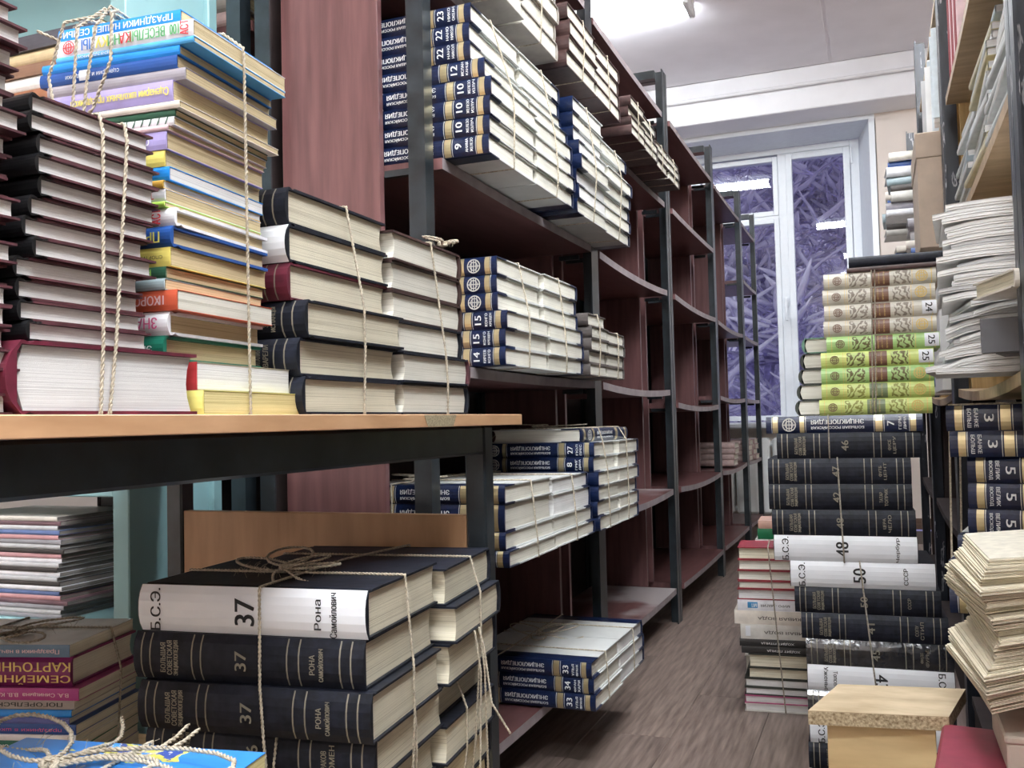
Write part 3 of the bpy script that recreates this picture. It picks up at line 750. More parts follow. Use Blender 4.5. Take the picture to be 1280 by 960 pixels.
c3s = [
 c3('dark green hardback encyclopedia', .0200, grn, [t1('ЭНЦИКЛОПЕДИЯ', .68, .10, .0062, WHITE_INK)], PG_TAN, True, dx=-.004),
 c3('white hardback with pink lettering', .0188, wt, [t1('ЗНАНИЕ', .78, .062, .009, PINKI)], PG_TAN, True, dx=-.002),
 c3('coral red paperback', .0162, coral, [t1('ХОРОШИЕ ИГРЫ', .62, .11, .0075, pnk), t1('||', .9, .006, .007, pnk)], PG_IVORY, False, dx=.006),
 c3('pale grey-blue booklet', .0090, teal, [], PG_TAN, dx=-.003),
 c3('green booklet with pale lettering', .0092, dgrn, [t1('РУССКИЕ', .72, .075, .0058, LIMEI)], PG_TAN, dx=-.003),
 c3('yellow paperback with black small print', .0152, yel, [t1('СПОРТИВНЫЕ ПРАЗДНИКИ', .72, .095, .0034, INK)], PG_TAN),
 c3('blue hardback with yellow lettering', .0195, dblue, [t1('ПРАЗДНИК', .72, .085, .0105, YELI)], PG_TAN, True, dx=.002),
 c3('white hardback with red-blue lettering', .0170, wt, [t1('ВЕЧ', .66, .04, .009, REDI), t1('АСТ', .88, .012, .009, REDI, a=90), t1('ЕРА', .48, .035, .009, BLUI)], PG_TAN, True, dx=.001),
 c3('thin lime green booklet', .0050, lime, [], PG_TAN, dx=-.006),
 c3('white booklet with dark red lettering', .0120, wt, [t1('ТЕАТРАЛЬНЫЕ', .68, .10, .0068, REDI)], PG_TAN, dx=-.006),
 c3('ochre booklet', .0074, org, [t1('КНИГА', .75, .03, .003, INK)], PG_WHITE, dx=-.008),
 c3('mid blue paperback with white script', .0128, blue, [t1('Мой день', .70, .07, .0065, WHITE_INK)], PG_WHITE, dx=-.006),
 c3('lemon yellow paperback', .0152, yel, [t1('праздник', .72, .05, .0045, INK)], PG_TAN, dx=-.010),
 c3('lilac paperback with white script', .0170, lil, [t1('Сценарии', .76, .05, .007, WHITE_INK)], PG_TAN, dx=-.006),
 c3('thin pinkish white booklet', .0050, pnk, [], PG_TAN, dx=-.004),
 c3('white booklet striped with green', .0080, wt, [t1('/ / / / / / / / / /', .7, .11, .006, dgrn)], PG_TAN, dx=-.003),
 c3('dark green thin booklet', .0064, dgrn, [], PG_TAN, dx=-.003),
 c3('thin cream hardback with wide boards', .0066, crm, [], PG_TAN, dx=.002, W=.146),
 c3('purple hardback with yellow script', .0195, lil, [t1('Сценарии школьных праздников', .62, .145, .0085, YELI)], PG_TAN, False, dx=-.003),
 c3('grey-pink worn booklet', .0112, gry, [], PG_TAN, dx=.004),
 c3('dark blue paperback with paper label', .0125, dblue, [t1('сценарии и праздники', .40, .08, .004, WHITE_INK)], PG_TAN, dx=-.004, labels=[(.30, .36, .1, .9, WHITEP)]),
 c3('bright blue paperback', .0088, blue, [], PG_TAN, dx=-.002),
 c3('light blue booklet with curled cover', .0060, sky, [t1('праздники', .3, .05, .003, WHITE_INK)], PG_TAN, dx=.010),
 c3('white paperback with colourful lettering', .0155, wt, [t1('ВЕСЕЛЫЕ', .675, .054, .0088, GRNI), t1('КА', .52, .018, .009, REDI), t1('НИ', .44, .018, .009, GRNI), t1('КУ', .35, .018, .009, YELI), t1('ЛЫ', .25, .020, .009, BLUI), t1('100', .875, .013, .0085, GRNI, a=180), t1('АСТ', .945, .012, .008, REDI, a=90)], PG_TAN, False, dx=.010, rings=[(.10, .0058, REDI)]),
 c3('bright blue paperback with white capitals', .0175, blue, [t1('ПРАЗДНИКИ НАШЕЙ СЕМЬИ', .50, .165, .0082, WHITE_INK, .60)], PG_TAN, False, dx=-.012, dy=.010, H=.122),
]
# the top of the stack leans back and to the right
for i, s in enumerate(c3s):
    u = i / 24; s['dx'] += .004 + .012 * u * u; s['dy'] += .006 * u
    if i > 5: s['T'] = round(s['T'] * .857, 5)
column(F3, 'the tall coloured stack', g, c3s, z0=z, jit=.001, yaw=.8)
zt3 = max(e[5] for e in F3.ext)
loops = []
cxl, cyl = -.062, -.006
def P3(x, y, z): return F3.w(x, y, z)
loops.append([P3(cxl + .004, .06, zt3 + .003), P3(cxl, .012, zt3 + .004), P3(cxl - .022, -.012, zt3 - .010), P3(cxl - .034, -.016, zt3 - .055), P3(cxl - .026, -.018, zt3 - .085), P3(cxl - .004, -.02, zt3 - .100), P3(cxl + .012, -.02, zt3 - .088), P3(cxl + .028, -.018, zt3 - .05), P3(cxl + .026, -.014, zt3 - .01), P3(cxl + .012, .01, zt3 + .004)])
loops.append([P3(cxl + .004, .05, zt3 + .004), P3(cxl + .002, .006, zt3 + .005), P3(cxl - .004, -.018, zt3 - .02), P3(cxl - .008, -.020, zt3 - .10), P3(cxl - .006, -.015, zt3 - .14)])
loops.append([P3(cxl + .006, .05, zt3 + .005), P3(cxl + .008, .006, zt3 + .006), P3(cxl + .012, -.016, zt3 - .02), P3(cxl + .006, -.020, zt3 - .07), P3(cxl + .002, -.020, zt3 - .105)])
loops.append([P3(cxl - .09, .03, zt3 + .010), P3(cxl - .075, .04, zt3 + .003), P3(cxl - .04, .03, zt3 + .012), P3(cxl, .04, zt3 + .003)])
twine(F3, 'pale jute twine with a long hanging bow on the coloured stack', ys=[(.085, -.012)], fine=True, r=.0014, extra=loops, m=TWINE)
# black encyclopedias on the table
g = 'old encyclopedias tied on the table'
F4 = Frame((-.507, .738, TBZ), 0)
fr4 = [bse('', ('ЗЕМЛЯ', 'ИЗРАИЛЬ'), ws=.045, T=.0365, dx=.003), bse('', ('ИТАЛИЯ', 'КВАРЕЛИ'), ws=.045, T=.0365, dx=-.001), bse('', ('ЗЕМЛЯ', 'ИСПАНЦЫ'), ws=.045, T=.0360, dx=.006, dy=.004)]
z = column(F4, 'the lower front table bundle', g, fr4, jit=0, yaw=.4)
fr4b = [bse('', ('КВАРНЕР', 'КОНГУР'), ws=.045, T=.0362, spine=CRIMSON, desc='dark crimson encyclopedia with pale lettering', dx=-.012), bse('', ('ТУМАК', 'ГОЛУБЬ'), T=.0362, white=' ', desc='white-papered black encyclopedia', dx=-.011), bse('', ('ГРОЗА', 'ДЕМОС'), ws=.045, T=.0362, dx=-.013)]
column(F4, 'the upper front table bundle', g, fr4b, z0=z, jit=0, yaw=.4)
bk4 = [B('black-bound old volume with ivory pages', .26, .182, .0365, BLACKC, BLACKC, PG_IVORY, True, dx=.004), B('dark volume with ragged red corner', .26, .182, .0345, MAROON, BLACKC, PG_IVORY, True, dx=.006), B('black-bound old volume with grey pages', .26, .176, .0365, BLACKC, BLACKC, PG_IVORY, True)]
z = column(F4, 'the lower rear bundle at table end', g, bk4, y0=.198, jit=.001, back=True)
bk4b = [B('brown-bound old volume with curled pages', .25, .19, .0342, BROWNB, BROWNB, PG_IVORY, True, dx=-.004) for _ in range(3)]
column(F4, 'the upper rear bundle at table end', g, bk4b, z0=z, y0=.194, jit=.002, back=True)
twine(F4, 'jute twine round the black encyclopedias on the table end', ys=[(.112, -.004), (.312, -.022)], r=.0015, fine=True, knot=(-.02, .36), kr=.014, tails=1)
# ------------------------------------------------------------------ front bundle numbered 37
g = 'blue-black encyclopedias in the front bundle'
c37 = at(452, 795, y=.80); F5 = Frame((c37.x, c37.y, BZ), 5.5)
W37 = ('РОНА', 'САМОЙЛОВИЧ')
z = column(F5, 'the bundle under the 37 volumes', g, [bse('38', ('САМО', 'СИГИЛЛ')), bse('38', ('САМО', 'СИГИЛЛ'), dx=.004), bse('38', ('САМО', 'СИГИЛЛ')), bse('36', ('РАКОВ', 'РОМЕН'), dx=.006, dy=.012)], jit=.001, yaw=.3)
ztop = column(F5, 'the front 37 bundle', g, [bse('37', W37, dx=.012, dy=-.008, T=.049), bse('37', W37, dx=.001, T=.0485), bse('37', ('Рона', 'Самойлович'), white='37', dx=.004, dy=.004, T=.0485)], z0=z, jit=0, yaw=.3)
zr = column(F5, 'the rear pile under the 37 bundle', g, [bse(plain=True), bse(plain=True, dx=.005), bse(plain=True, dx=.012), bse(plain=True, dx=-.006), bse(plain=True, T=.049, dx=.016)], y0=.200, jit=.001, back=True)
column(F5, 'the rear of the 37 bundle', g, [bse(plain=True, dx=.010, T=.046), bse(plain=True, dx=.022, T=.0435), bse(plain=True, dx=.010, T=.044)][1:], z0=zr, y0=.203, jit=.001, back=True, yaw=1.5)
kx = -.20
twine(F5, 'jute twine knotted on top of the front 37 bundle', ys=[(.10, -.002), (.30, .0)], xs=[(-.092, -.022)], knot=(-.14, .10), r=.0016, fine=True, kr=.05, tails=3, fuzz=40, m=TWINE)
zz = zr - .002
def P5(x, y, z): return F5.w(x, y, z)
ex5 = [[P5(-.02, .30, zz + .006), P5(.022, .295, zz + .003), P5(.030, .292, zz - .02), P5(.040, .288, zz - .09), P5(.060, .300, zz - .130)], [P5(-.01, .275, zz + .004), P5(.024, .275, zz + .002), P5(.030, .278, zz - .05), P5(.028, .27, zz - .2)], [P5(-.01, .29, zz + .004), P5(.024, .295, zz + .002), P5(.031, .29, zz - .05), P5(.028, .305, zz - .2)]]
tw = Frame(F5.o, 5.5); tw.ext = [e for e in F5.ext if e[5] < z + .01]
twine(tw, 'jute twine with loose ends on the front lower bundle', ys=[(.115, .0), (.262, .01)], xs=[(-.10, .0)], r=.0015, fine=True, extra=ex5)
# ------------------------------------------------------------------ bottom-left coloured bundle
g = 'children party books in the lower left bundle'
cbl = at(92, 822, y=.80); F6 = Frame((cbl.x, cbl.y, BZ), 15)
S6 = .86
def c6(desc, T, sp, tx=(), page=PG_IVORY, **k): return B(desc, .205, k.pop('W', .142), T, sp, k.pop('board', None), page, k.pop('hard', False), texts=tx, **k)
pur = pal('purple', (.20, .015, .11)); mag = pal('magenta', (.42, .05, .24)); slate = pal('slate_blue', (.12, .20, .30)); tau = pal('taupe', (.38, .34, .32)); vio = pal('violet_blue', (.10, .12, .35)); fgrn = pal('forest', (.01, .16, .06))
GOLDI = flat('old_gold_print', (.72, .52, .16))
low = [c6('cream paperback', .0102, crm) for _ in range(3)]
c6s = low + [
 c6('violet-blue thin paperback', .0100, vio, dx=-.002),
 c6('green paperback with yellow lettering', .0135, fgrn, [t1('ЛУЧШИЙ', .76, .05, .008, YELI), t1('Книга юбиляра', .93, .03, .0035, WHITE_INK)]),
 c6('dark green paperback with white capitals', .0105, grn, [t1('СЦЕНАРИИ ДЕТСКИХ', .72, .085, .0055, WHITE_INK)]),
 c6('white thin booklet', .0070, wt, dx=.003),
 c6('navy paperback with pink print', .0115, dblue, [t1('праздники в школе', .7, .09, .004, PINKI)], dx=.004),
 c6('royal blue booklet', .0070, vio, dx=-.004), c6('royal blue thicker booklet', .0078, blue, dx=-.003),
 c6('taupe paperback with dark capitals', .0105, tau, [t1('ПОГОРЕЛЬСКИЙ', .7, .095, .006, INK)], dx=.000),
 c6('magenta paperback with pale print', .0135, mag, [t1('В.А. Синицына  В.В. Клеин', .7, .10, .0052, pnk)], dx=.006),
 c6('purple hardback on family card games', .0335, pur, [t1('КАРТОЧНЫЕ', .74, .108, .0105, GOLDI, .70), t1('СЕМЕЙНЫЕ', .74, .108, .0105, GOLDI, .27)], PG_IVORY, hard=True, dx=-.003),
 c6('slate blue paperback with pale italics', .0140, slate, [t1('Праздники в нач. школе', .7, .10, .006, pnk)], PG_IVORY, dx=-.006, board=pal('mottled_print', (.45, .44, .42))),
]
need = at(88, 806, y=.80).z - BZ
tot = sum(s['T'] + .0003 for s in c6s)
extra_low = max(0, int(round((need - tot) / .0350)))
c6s = [c6('thick grey paperback', round((need - tot) / max(extra_low, 1) - .0003, 5), tau) for _ in range(extra_low)] + c6s
column(F6, 'the lower left bundle', g, c6s, jit=.001, yaw=.8)
twine(F6, 'grey-brown twine knotted over the lower left bundle', ys=[(.075, .012)], xs=[(-.15, .0)], knot=(-.10, .05), r=.0014, fine=True, kr=.05, tails=3, m=TWINED, fuzz=25)
# blue-covered bundle at the bottom edge
g = 'paperbacks in the blue-topped bundle'
PRINT = mat('bright_cover_print', (.08, .36, .86), rough=.3, scale=22, var=.1)
nt = PRINT.node_tree; cr = [n for n in nt.nodes if n.type == 'VALTORGB'][0]; cr.color_ramp.interpolation = 'CONSTANT'
for p_, c_ in ((.58, (.75, .70, .15, 1)), (.64, (.05, .1, .4, 1)), (.69, (.75, .72, .78, 1))):
    e_ = cr.color_ramp.elements.new(p_); e_.color = c_
cr.color_ramp.elements[0].color = (.04, .26, .75, 1)
ctop = at(360, 946, y=.60)
F7 = Frame((ctop.x, .60 - .16, BZ), 8)
hb = ctop.z - BZ; nb = 6; Tb = hb / nb - .0003
column(F7, 'the blue-topped bundle at bottom edge', g, [B('yellowish-page paperback' if i < nb - 1 else 'blue paperback with colourful printed cover', .215, .165, Tb, blue if i == nb - 1 else pal('mixed%d' % i, (.2 + .07 * i, .3, .5 - .04 * i)), PRINT if i == nb - 1 else None, PG_YEL if i == nb - 1 else PG_TAN, False) for i in range(nb)], jit=.001)
twine(F7, 'thick jute twine knotted on the blue printed cover', ys=[.08], xs=[-.10], knot=(-.14, .10), r=.0018, fine=True, kr=.065, tails=4, fuzz=40)
# ------------------------------------------------------------------ teal steel rack far left
TEAL = mat('teal_enamel', (.27, .47, .50), rough=.4, var=.06, scale=8)
rk = thing('steel_rack', 'teal enamelled steel rack behind the table at the far left', 'shelf', (-1.6, 1.2, 0))
def RW(mb, name, m=TEAL, **k):
    mb.v = [(v[0] + 1.6, v[1] - 1.2, v[2]) for v in mb.v]; return build(mb, name, m, rk, **k)
for x in (-1.194, -2.14): RW(MB().box(x, x + .035, 1.2, 1.235, 0, 2.05, bev=.002), 'upright')
for x in (-1.194, -2.14): RW(MB().box(x, x + .035, 1.41, 1.435, 0, 2.05, bev=.002), 'upright')
for x in (-1.176, -2.12): RW(MB().box(x, x + .006, 1.236, 1.409, .05, 2.0), 'side_panel')
for z in (.10, .400, .632, 1.29, 1.75): RW(MB().box(-2.104, -1.195, 1.203, 1.43, z, z + .02, bev=.002), 'shelf')
RW(MB().box(-2.104, -1.195, 1.411, 1.415, 1.545, 1.749), 'back_panel'); RW(MB().box(-2.104, -1.195, 1.411, 1.415, .12, .399), 'back_panel')
g = 'thin books stacked on the teal rack'
FM = Frame((at(85, 650, y=1.225).x, 1.212, .4202), 0)
mg = [('grey', (.30, .30, .33)), ('white', (.8, .8, .84)), ('rosy', (.55, .30, .32)), ('dark plum', (.16, .09, .11)), ('steel blue', (.12, .18, .38)), ('pale grey', (.55, .56, .58)), ('black', (.04, .035, .035)), ('cream', (.7, .66, .6))]
seq = [0, 5, 0, 3, 2, 4, 1, 6, 5, 1, 6, 5, 1, 2, 6, 5, 0, 2, 4, 5, 3, 7]
tt = (.645 - .4202) / len(seq) - .0003
tt = (at(85, 646, y=1.215).z - .4202) / len(seq) - .0003
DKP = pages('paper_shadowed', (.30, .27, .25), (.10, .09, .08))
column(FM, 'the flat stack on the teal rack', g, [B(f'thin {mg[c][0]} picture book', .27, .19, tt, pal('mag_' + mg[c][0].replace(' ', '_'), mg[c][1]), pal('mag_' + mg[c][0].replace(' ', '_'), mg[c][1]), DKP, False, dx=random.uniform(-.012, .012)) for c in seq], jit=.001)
FM2 = Frame((-1.235, 1.215, .6523), 0)
column(FM2, 'the teal rack middle shelf', g, [B('cream book lying flat', .26, .18, .02, crm, crm, PG_IVORY, False), B('white book lying flat', .26, .18, .022, wt, wt, PG_WHITE, False)])
FM3 = Frame((-1.225, 1.215, 1.3103), 0)
ocs = [('tan', (.55, .40, .20)), ('rust', (.35, .15, .08)), ('white', (.8, .78, .76)), ('brown', (.25, .14, .09)), ('straw', (.62, .50, .30)), ('dark grey', (.08, .08, .10))]
column(FM3, 'the teal rack upper shelf pile', g, [B(f'{n} book lying flat', .27, .18, .021 + .003 * (i % 3), pal('pile_' + n.replace(' ', '_'), c), None, PG_TAN, i % 2 == 0) for i, (n, c) in enumerate(ocs)])
# ------------------------------------------------------------------ bundles on the left shelves
def zs(l): return LEV[l] + BT + .0005
G = 'navy encyclopedias tied on the left shelves'
FD = Frame((-.612, 1.465, zs('D')), 0)
d1 = [bre('9', ('АНИМА', 'ЖЕЛЕЗО'), dx=0), bre('10', ('ЖЕЛЕЗО', 'ИЗЛУЧ'), dx=.001), bre('10', ('ЖЕЛЕЗО', 'ИЗЛУЧ'), dx=.003), bre('10', ('ЖЕЛЕЗО', 'ИЗЛУЧ'), dx=.006), bre('12', ('ИСЛАН', 'КАНЦЕ'), dx=-.006), bre('22', ('НАНО', 'НИКОЛ'), dx=-.030), bre('22', ('НАНО', 'НИКОЛ'), dx=-.034), bre('23', ('НИКО', 'ОКЕАН'), dx=-.030)]
column(FD, 'the upper shelf bundle beside the post', G, d1, jit=.001, yaw=.5)
column(FD, 'the same bundle, reversed second column', G, [bre(plain=True, dx=[0, .004, .002, .0, -.008, -.026, -.029, -.026][i]) for i in range(8)], y0=.243, jit=.002, back=True)
twine(FD, 'twine round the tall navy bundle beside the post', ys=[(.12, -.03), (.36, .0)], r=.0016, xs=[(-.22, 0)])
FE = Frame((-.615, 1.978, zs('D')), 0)
column(FE, 'the second upper shelf bundle', G, [bre(plain=True, dx=[0, .004, .002, .012, .008, -.004, -.006, -.004][i], T=.033, page=PG_WHITE if i % 3 else PG_IVORY) for i in range(8)], jit=.002)
column(FE, 'the second bundle, reversed column', G, [bre(plain=True, dx=[.002, .004, -.002, .0, .006, -.012, -.010][i], T=.033) for i in range(7)], y0=.243, jit=.004, back=True)
twine(FE, 'twine round the second navy bundle on the upper shelf', ys=[(.12, -.02), (.36, .0)], r=.0016)
# middle shelf
FC = Frame((-.633, 1.575, zs('C')), 0)
z = column(FC, 'the lower middle shelf bundle', G, [bre('14', ('КИРЕЕВ', 'КОНГО')), bre('15', ('КОНГО', 'КРЕЩЕН')), bre('15', ('КОНГО', 'КРЕЩЕН'), dx=.003)], jit=.001, yaw=.4)
column(FC, 'the lower middle bundle, reversed column', G, [bre(plain=True, W=.235) for _ in range(3)], y0=.243, jit=.003, back=True)
column(FC, 'the upper middle shelf bundle', G, [bre('16', ('КРЕЩ', 'ЛАС'), flip=True, dx=-.014), bre('16', ('КРЕЩ', 'ЛАС'), flip=True, dx=-.017), bre('17', ('ЛАС', 'ЛОМ'), flip=True, dx=-.014)], z0=z, jit=.001, yaw=.4)
column(FC, 'the upper middle bundle, reversed column', G, [bre(plain=True, W=.228, dx=-.010) for _ in range(3)], y0=.243, z0=z, jit=.003, back=True)
twine(FC, 'twine round the navy bundles on the middle shelf', ys=[(.12, -.012), (.35, -.02)], r=.0016)
FC2 = Frame((-.622, 2.075, zs('C')), 0)
GS = mat('grey_brown_binding', (.10, .085, .08), rough=.5, var=.25, rnd=.3)
column(FC2, 'the small dark bundle, front column', 'small dark books on the middle shelf', [B('grey-brown old volume', .22, .15, .029, GS, GS, PG_IVORY, True) for _ in range(5)], jit=.004)
column(FC2, 'the small dark bundle, rear column', 'small dark books on the middle shelf', [B('grey-brown old volume', .22, .16, .0285, GS, GS, PG_IVORY, True) for _ in range(4)], y0=.155, jit=.004, back=True)
twine(FC2, 'twine round the small dark bundle on the middle shelf', ys=[.07, .24], r=.0016)
# shelf below the table top
FB = Frame((-.612, 1.500, zs('B')), 0)
z = column(FB, 'the lower bundle below table height', G, [bre('24', ('ОКЕАН', 'ОЯШ'), T=.029, W=.265, dx=.006), bre('25', ('П', 'ПЕРТ'), T=.032, W=.265, dx=.0)], jit=.001, yaw=.4)
column(FB, 'the lower bundle, reversed column', G, [bre(plain=True, T=.029, W=.27), bre(plain=True, T=.032, W=.265)], y0=.268, jit=.003, back=True)
column(FB, 'the upper bundle below table height', G, [bre('26', ('ПЕРУ', 'ПОЛ'), T=.048, W=.255, dx=-.003), bre('27', ('ПОЛ', 'ПРЕС'), T=.033, W=.255, dx=.001)], z0=z, jit=.001, yaw=.4)
column(FB, 'the upper bundle, reversed column', G, [bre(plain=True, T=.045, W=.255, dx=-.004, page=PG_WHITE), bre(plain=True, T=.031, W=.25, dx=-.003, page=PG_WHITE)], y0=.268, z0=z, jit=.002, back=True)
twine(FB, 'twine round the near navy bundles below table height', ys=[(.15, -.02), (.40, -.01)], xs=[(-.22, .0)], r=.0016, knot=(-.22, .12), kr=.03)
FB2 = Frame((-.606, 2.045, zs('B')), 0)
z2 = column(FB2, 'the taller bundle beyond, front column', G, [bre(plain=True, W=.19, dx=.002) for _ in range(4)] + [bre('8', ('ГРИГ', 'ДИНА'), W=.19, dx=-.006), bre('27', ('ПОЛ', 'ПРЕС'), W=.19, dx=-.007)], jit=.002)
column(FB2, 'the taller bundle beyond, rear column', G, [bre(plain=True, W=.19, dx=.004 * (i % 2)) for i in range(6)], y0=.193, jit=.003, back=True)
tb_ = bre('', H=.30, W=.235, T=.031); 
o = make_book(dict(tb_, desc=''), FB2.w(-.135, .165, z2 + .0005), R(84), 'navy encyclopedia lying crosswise on the taller bundle, spine to the aisle', G)
FB2.ext.append((-.26, -.015, .02, .315, z2, z2 + .031))
twine(FB2, 'twine knotted over the crosswise book on the taller bundle', ys=[(.09, -.02), (.27, -.02)], r=.0016, knot=(-.18, .15), kr=.05, tails=3)
# lowest shelf
FA = Frame((-.580, 1.888, zs('A')), 0)
column(FA, 'the low bundle near the floor', G, [bre('33', ('УЛЬЯ', 'ФРАНК'), W=.222, dx=.004), bre('34', ('ФРАН', 'ХАРИ'), W=.222, dx=.001), bre('33', ('УЛЬЯ', 'ФРАНК'), W=.222, dx=-.002)], jit=.001, yaw=.4)
column(FA, 'the low bundle, reversed column', G, [bre(plain=True, W=.222, page=PG_WHITE) for _ in range(3)], y0=.225, jit=.002, back=True)
twine(FA, 'twine with a loose bow on the low bundle near the floor', ys=[(.10, .0), (.34, .0)], xs=[(-.215, .0)], knot=(-.19, .20), r=.0016, kr=.06, tails=3)
# high shelf
TANB = mat('tan_grey_board', (.33, .30, .27), rough=.5, var=.15, rnd=.2)
def hi(desc, sp, W, T, **k): return B(desc, .25, W, T, sp, k.pop('board', sp), k.pop('page', PG_IVORY), True, **k)
gh = 'old volumes tied on the high left shelf'
FH = Frame((-.625, 1.468, zs('E')), 0)
column(FH, 'the nearest high shelf bundle', gh, [hi('tan-boarded old volume', TANB, .225, .041) for _ in range(4)], jit=.006)
column(FH, 'the nearest high bundle, reversed column', gh, [hi('tan-boarded old volume', TANB, .225, .040, dx=-.005) for _ in range(4)], y0=.228, jit=.006, back=True)
twine(FH, 'twine round the nearest high shelf bundle', ys=[(.11, .01), (.34, 0)], r=.0016)
FH2 = Frame((-.615, 1.945, zs('E')), 0)
column(FH2, 'the high bundle beyond, front column', gh, [hi('brown-bound old volume', BROWNB, .23, .036) for _ in range(4)], jit=.004)
column(FH2, 'the high bundle beyond, rear column', gh, [hi('brown-bound old volume', BROWNB, .225, .035, dx=-.003) for _ in range(4)], y0=.233, jit=.004, back=True)
twine(FH2, 'twine round the brown high shelf bundle', ys=[(.11, .01), (.34, 0)], r=.0016)
FH3 = Frame((-.615, 2.49, zs('E')), 0)
for k in range(4):
    column(FH3, f'the far high bundle, {["first", "second", "third", "last"][k]} column', gh, [hi('slim grey-brown volume', GS if k % 2 else BROWNB, .168, .027, dx=-.002 * k) for _ in range(4 if k < 2 else 3)], y0=.004 + .176 * k, jit=.005, back=bool(k % 2))
twine(FH3, 'twine round the far slim high shelf bundle', ys=[.08, .26, .43, .61], r=.0016)
# pinkish books at the far end
PKB = mat('pinkish_board', (.42, .30, .28), rough=.6, var=.25, rnd=.25)
for yy, w_, nm in ((4.93, .17, 'before the last post'), (5.47, .17, 'after the last post'), (5.70, .17, 'next to the window')):
    FP = Frame((-.715 + .012 * (yy > 5.4), yy, zs('B')), 0)
    column(FP, f'the far low pile {nm}', 'pinkish books at the far end', [B('pinkish worn volume', .2, w_, .030, PKB, PKB, PG_IVORY, True) for _ in range(4)], jit=.008)
# ------------------------------------------------------------------ stack standing in the aisle
g = 'encyclopedias stacked on the floor in the aisle'
WRAP = mat('film_wrapped_cloth', (.020, .021, .026), rough=.12, var=.5, scale=45, bump=.9, coat=.6)
FR = Frame((.054, 1.935, 0), 2)
TT = .0501
r1 = [bse('38', ('САМО', 'СИГИ'), T=TT, dx=.060), bse('39', ('СИГИ', 'СОКИ'), T=TT, dx=.056), bse('', ('', ''), white='51', T=TT, dx=.058), bse('44', ('УКРА', 'ФИДЕ'), T=TT, dx=.058, spine=WRAP, desc='film-wrapped dark encyclopedia'),
      bse('', ('Топсел', 'Уженье'), white='43', flip=True, T=TT, dx=.058), bse('45', ('ФИДЕ', 'ФУРЬЕ'), T=TT, dx=.057, spine=WRAP, desc='film-wrapped dark encyclopedia'), bse('41', ('СОПУ', 'СТИЛ'), T=TT, dx=.050), bse('50', ('СССР', ''), T=TT, dx=.040),
      bse('', ('СССР', ''), white='50', T=TT, dx=.032), bse('', ('', 'Чербур'), white='48', T=TT, dx=.003), bse('48', ('ЦЕРА', 'ЧЕЛО'), T=TT, dx=.001), bse('42', ('ТАТАР', 'ТОПРИК'), T=TT, dx=-.003), bse('47', ('ФУТБ', 'ЦЕНТ'), T=TT, dx=-.003), bse('46', ('ФУСЕ', 'ЦЕРУ'), T=TT, dx=.016)]
r1.append(bre('7', ('ГЕРМ', 'ДИНА'), dx=.026, dy=.004, rz=-2.5))
zR = column(FR, 'the tall aisle stack', g, r1, jit=.0005, yaw=.5)
pc = FR.w(-.100, .315)
o = thing('box', 'tall cardboard carton hidden behind the aisle stack', 'box', pc)
build(MB().box(-.085, .085, -.10, .10, 0, zR - .034, bev=.002), 'body', mat('brown_cardboard', (.50, .40, .32), rough=.8, var=.08), o)
build(MB().box(-.086, .086, -.101, .101, zR - .0335, zR - .001, bev=.002), 'lid', MATS['brown_cardboard'], o)
def sub(F, e0, e1):
    f = Frame(F.o, math.degrees(F.a)); f.ext = F.ext[e0:e1]; return f
twine(sub(FR, 9, 13), 'grey twine over the upper volumes of the aisle stack', xs=[(-.130, -.006)], r=.0016, m=TWINED)
twine(sub(FR, 4, 9), 'grey twine slanting over the middle volumes of the aisle stack', xs=[(-.080, -.022)], r=.0016, m=TWINED)
twine(sub(FR, 13, 15), 'grey twine round the two top encyclopedias of the aisle stack', xs=[(-.150, .0)], r=.0014, m=TWINED)
# green and beige library set
def orn(name, base, ink):
    if name in MATS: return MATS[name]
    m, nt, b = _new(name); MATS[name] = m
    tc = _n(nt, 'ShaderNodeTexCoord'); nz = _n(nt, 'ShaderNodeTexWave', wave_type='RINGS', rings_direction='SPHERICAL')
    nz.inputs['Scale'].default_value = 55; nz.inputs['Distortion'].default_value = 9; nz.inputs['Detail'].default_value = 1.5; nz.inputs['Detail Scale'].default_value = 1.6
    cr = _n(nt, 'ShaderNodeValToRGB'); cr.color_ramp.elements[0].position = .30; cr.color_ramp.elements[1].position = .62
    cr.color_ramp.elements[0].color = (*ink, 1); cr.color_ramp.elements[1].color = (*base, 1)
    nt.links.new(tc.outputs['Object'], nz.inputs['Vector']); nt.links.new(nz.outputs['Fac'], cr.inputs[0]); nt.links.new(cr.outputs[0], b.inputs['Base Color'])
    b.inputs['Roughness'].default_value = .5; return m
GREEN, LIMEG, BEIGE = pal('leaf_green', (.36, .58, .20)), pal('yellow_green', (.58, .68, .20)), pal('beige', (.58, .55, .47))
BRN, OLV = pal('title_brown', (.16, .075, .045)), pal('title_olive', (.16, .20, .10))
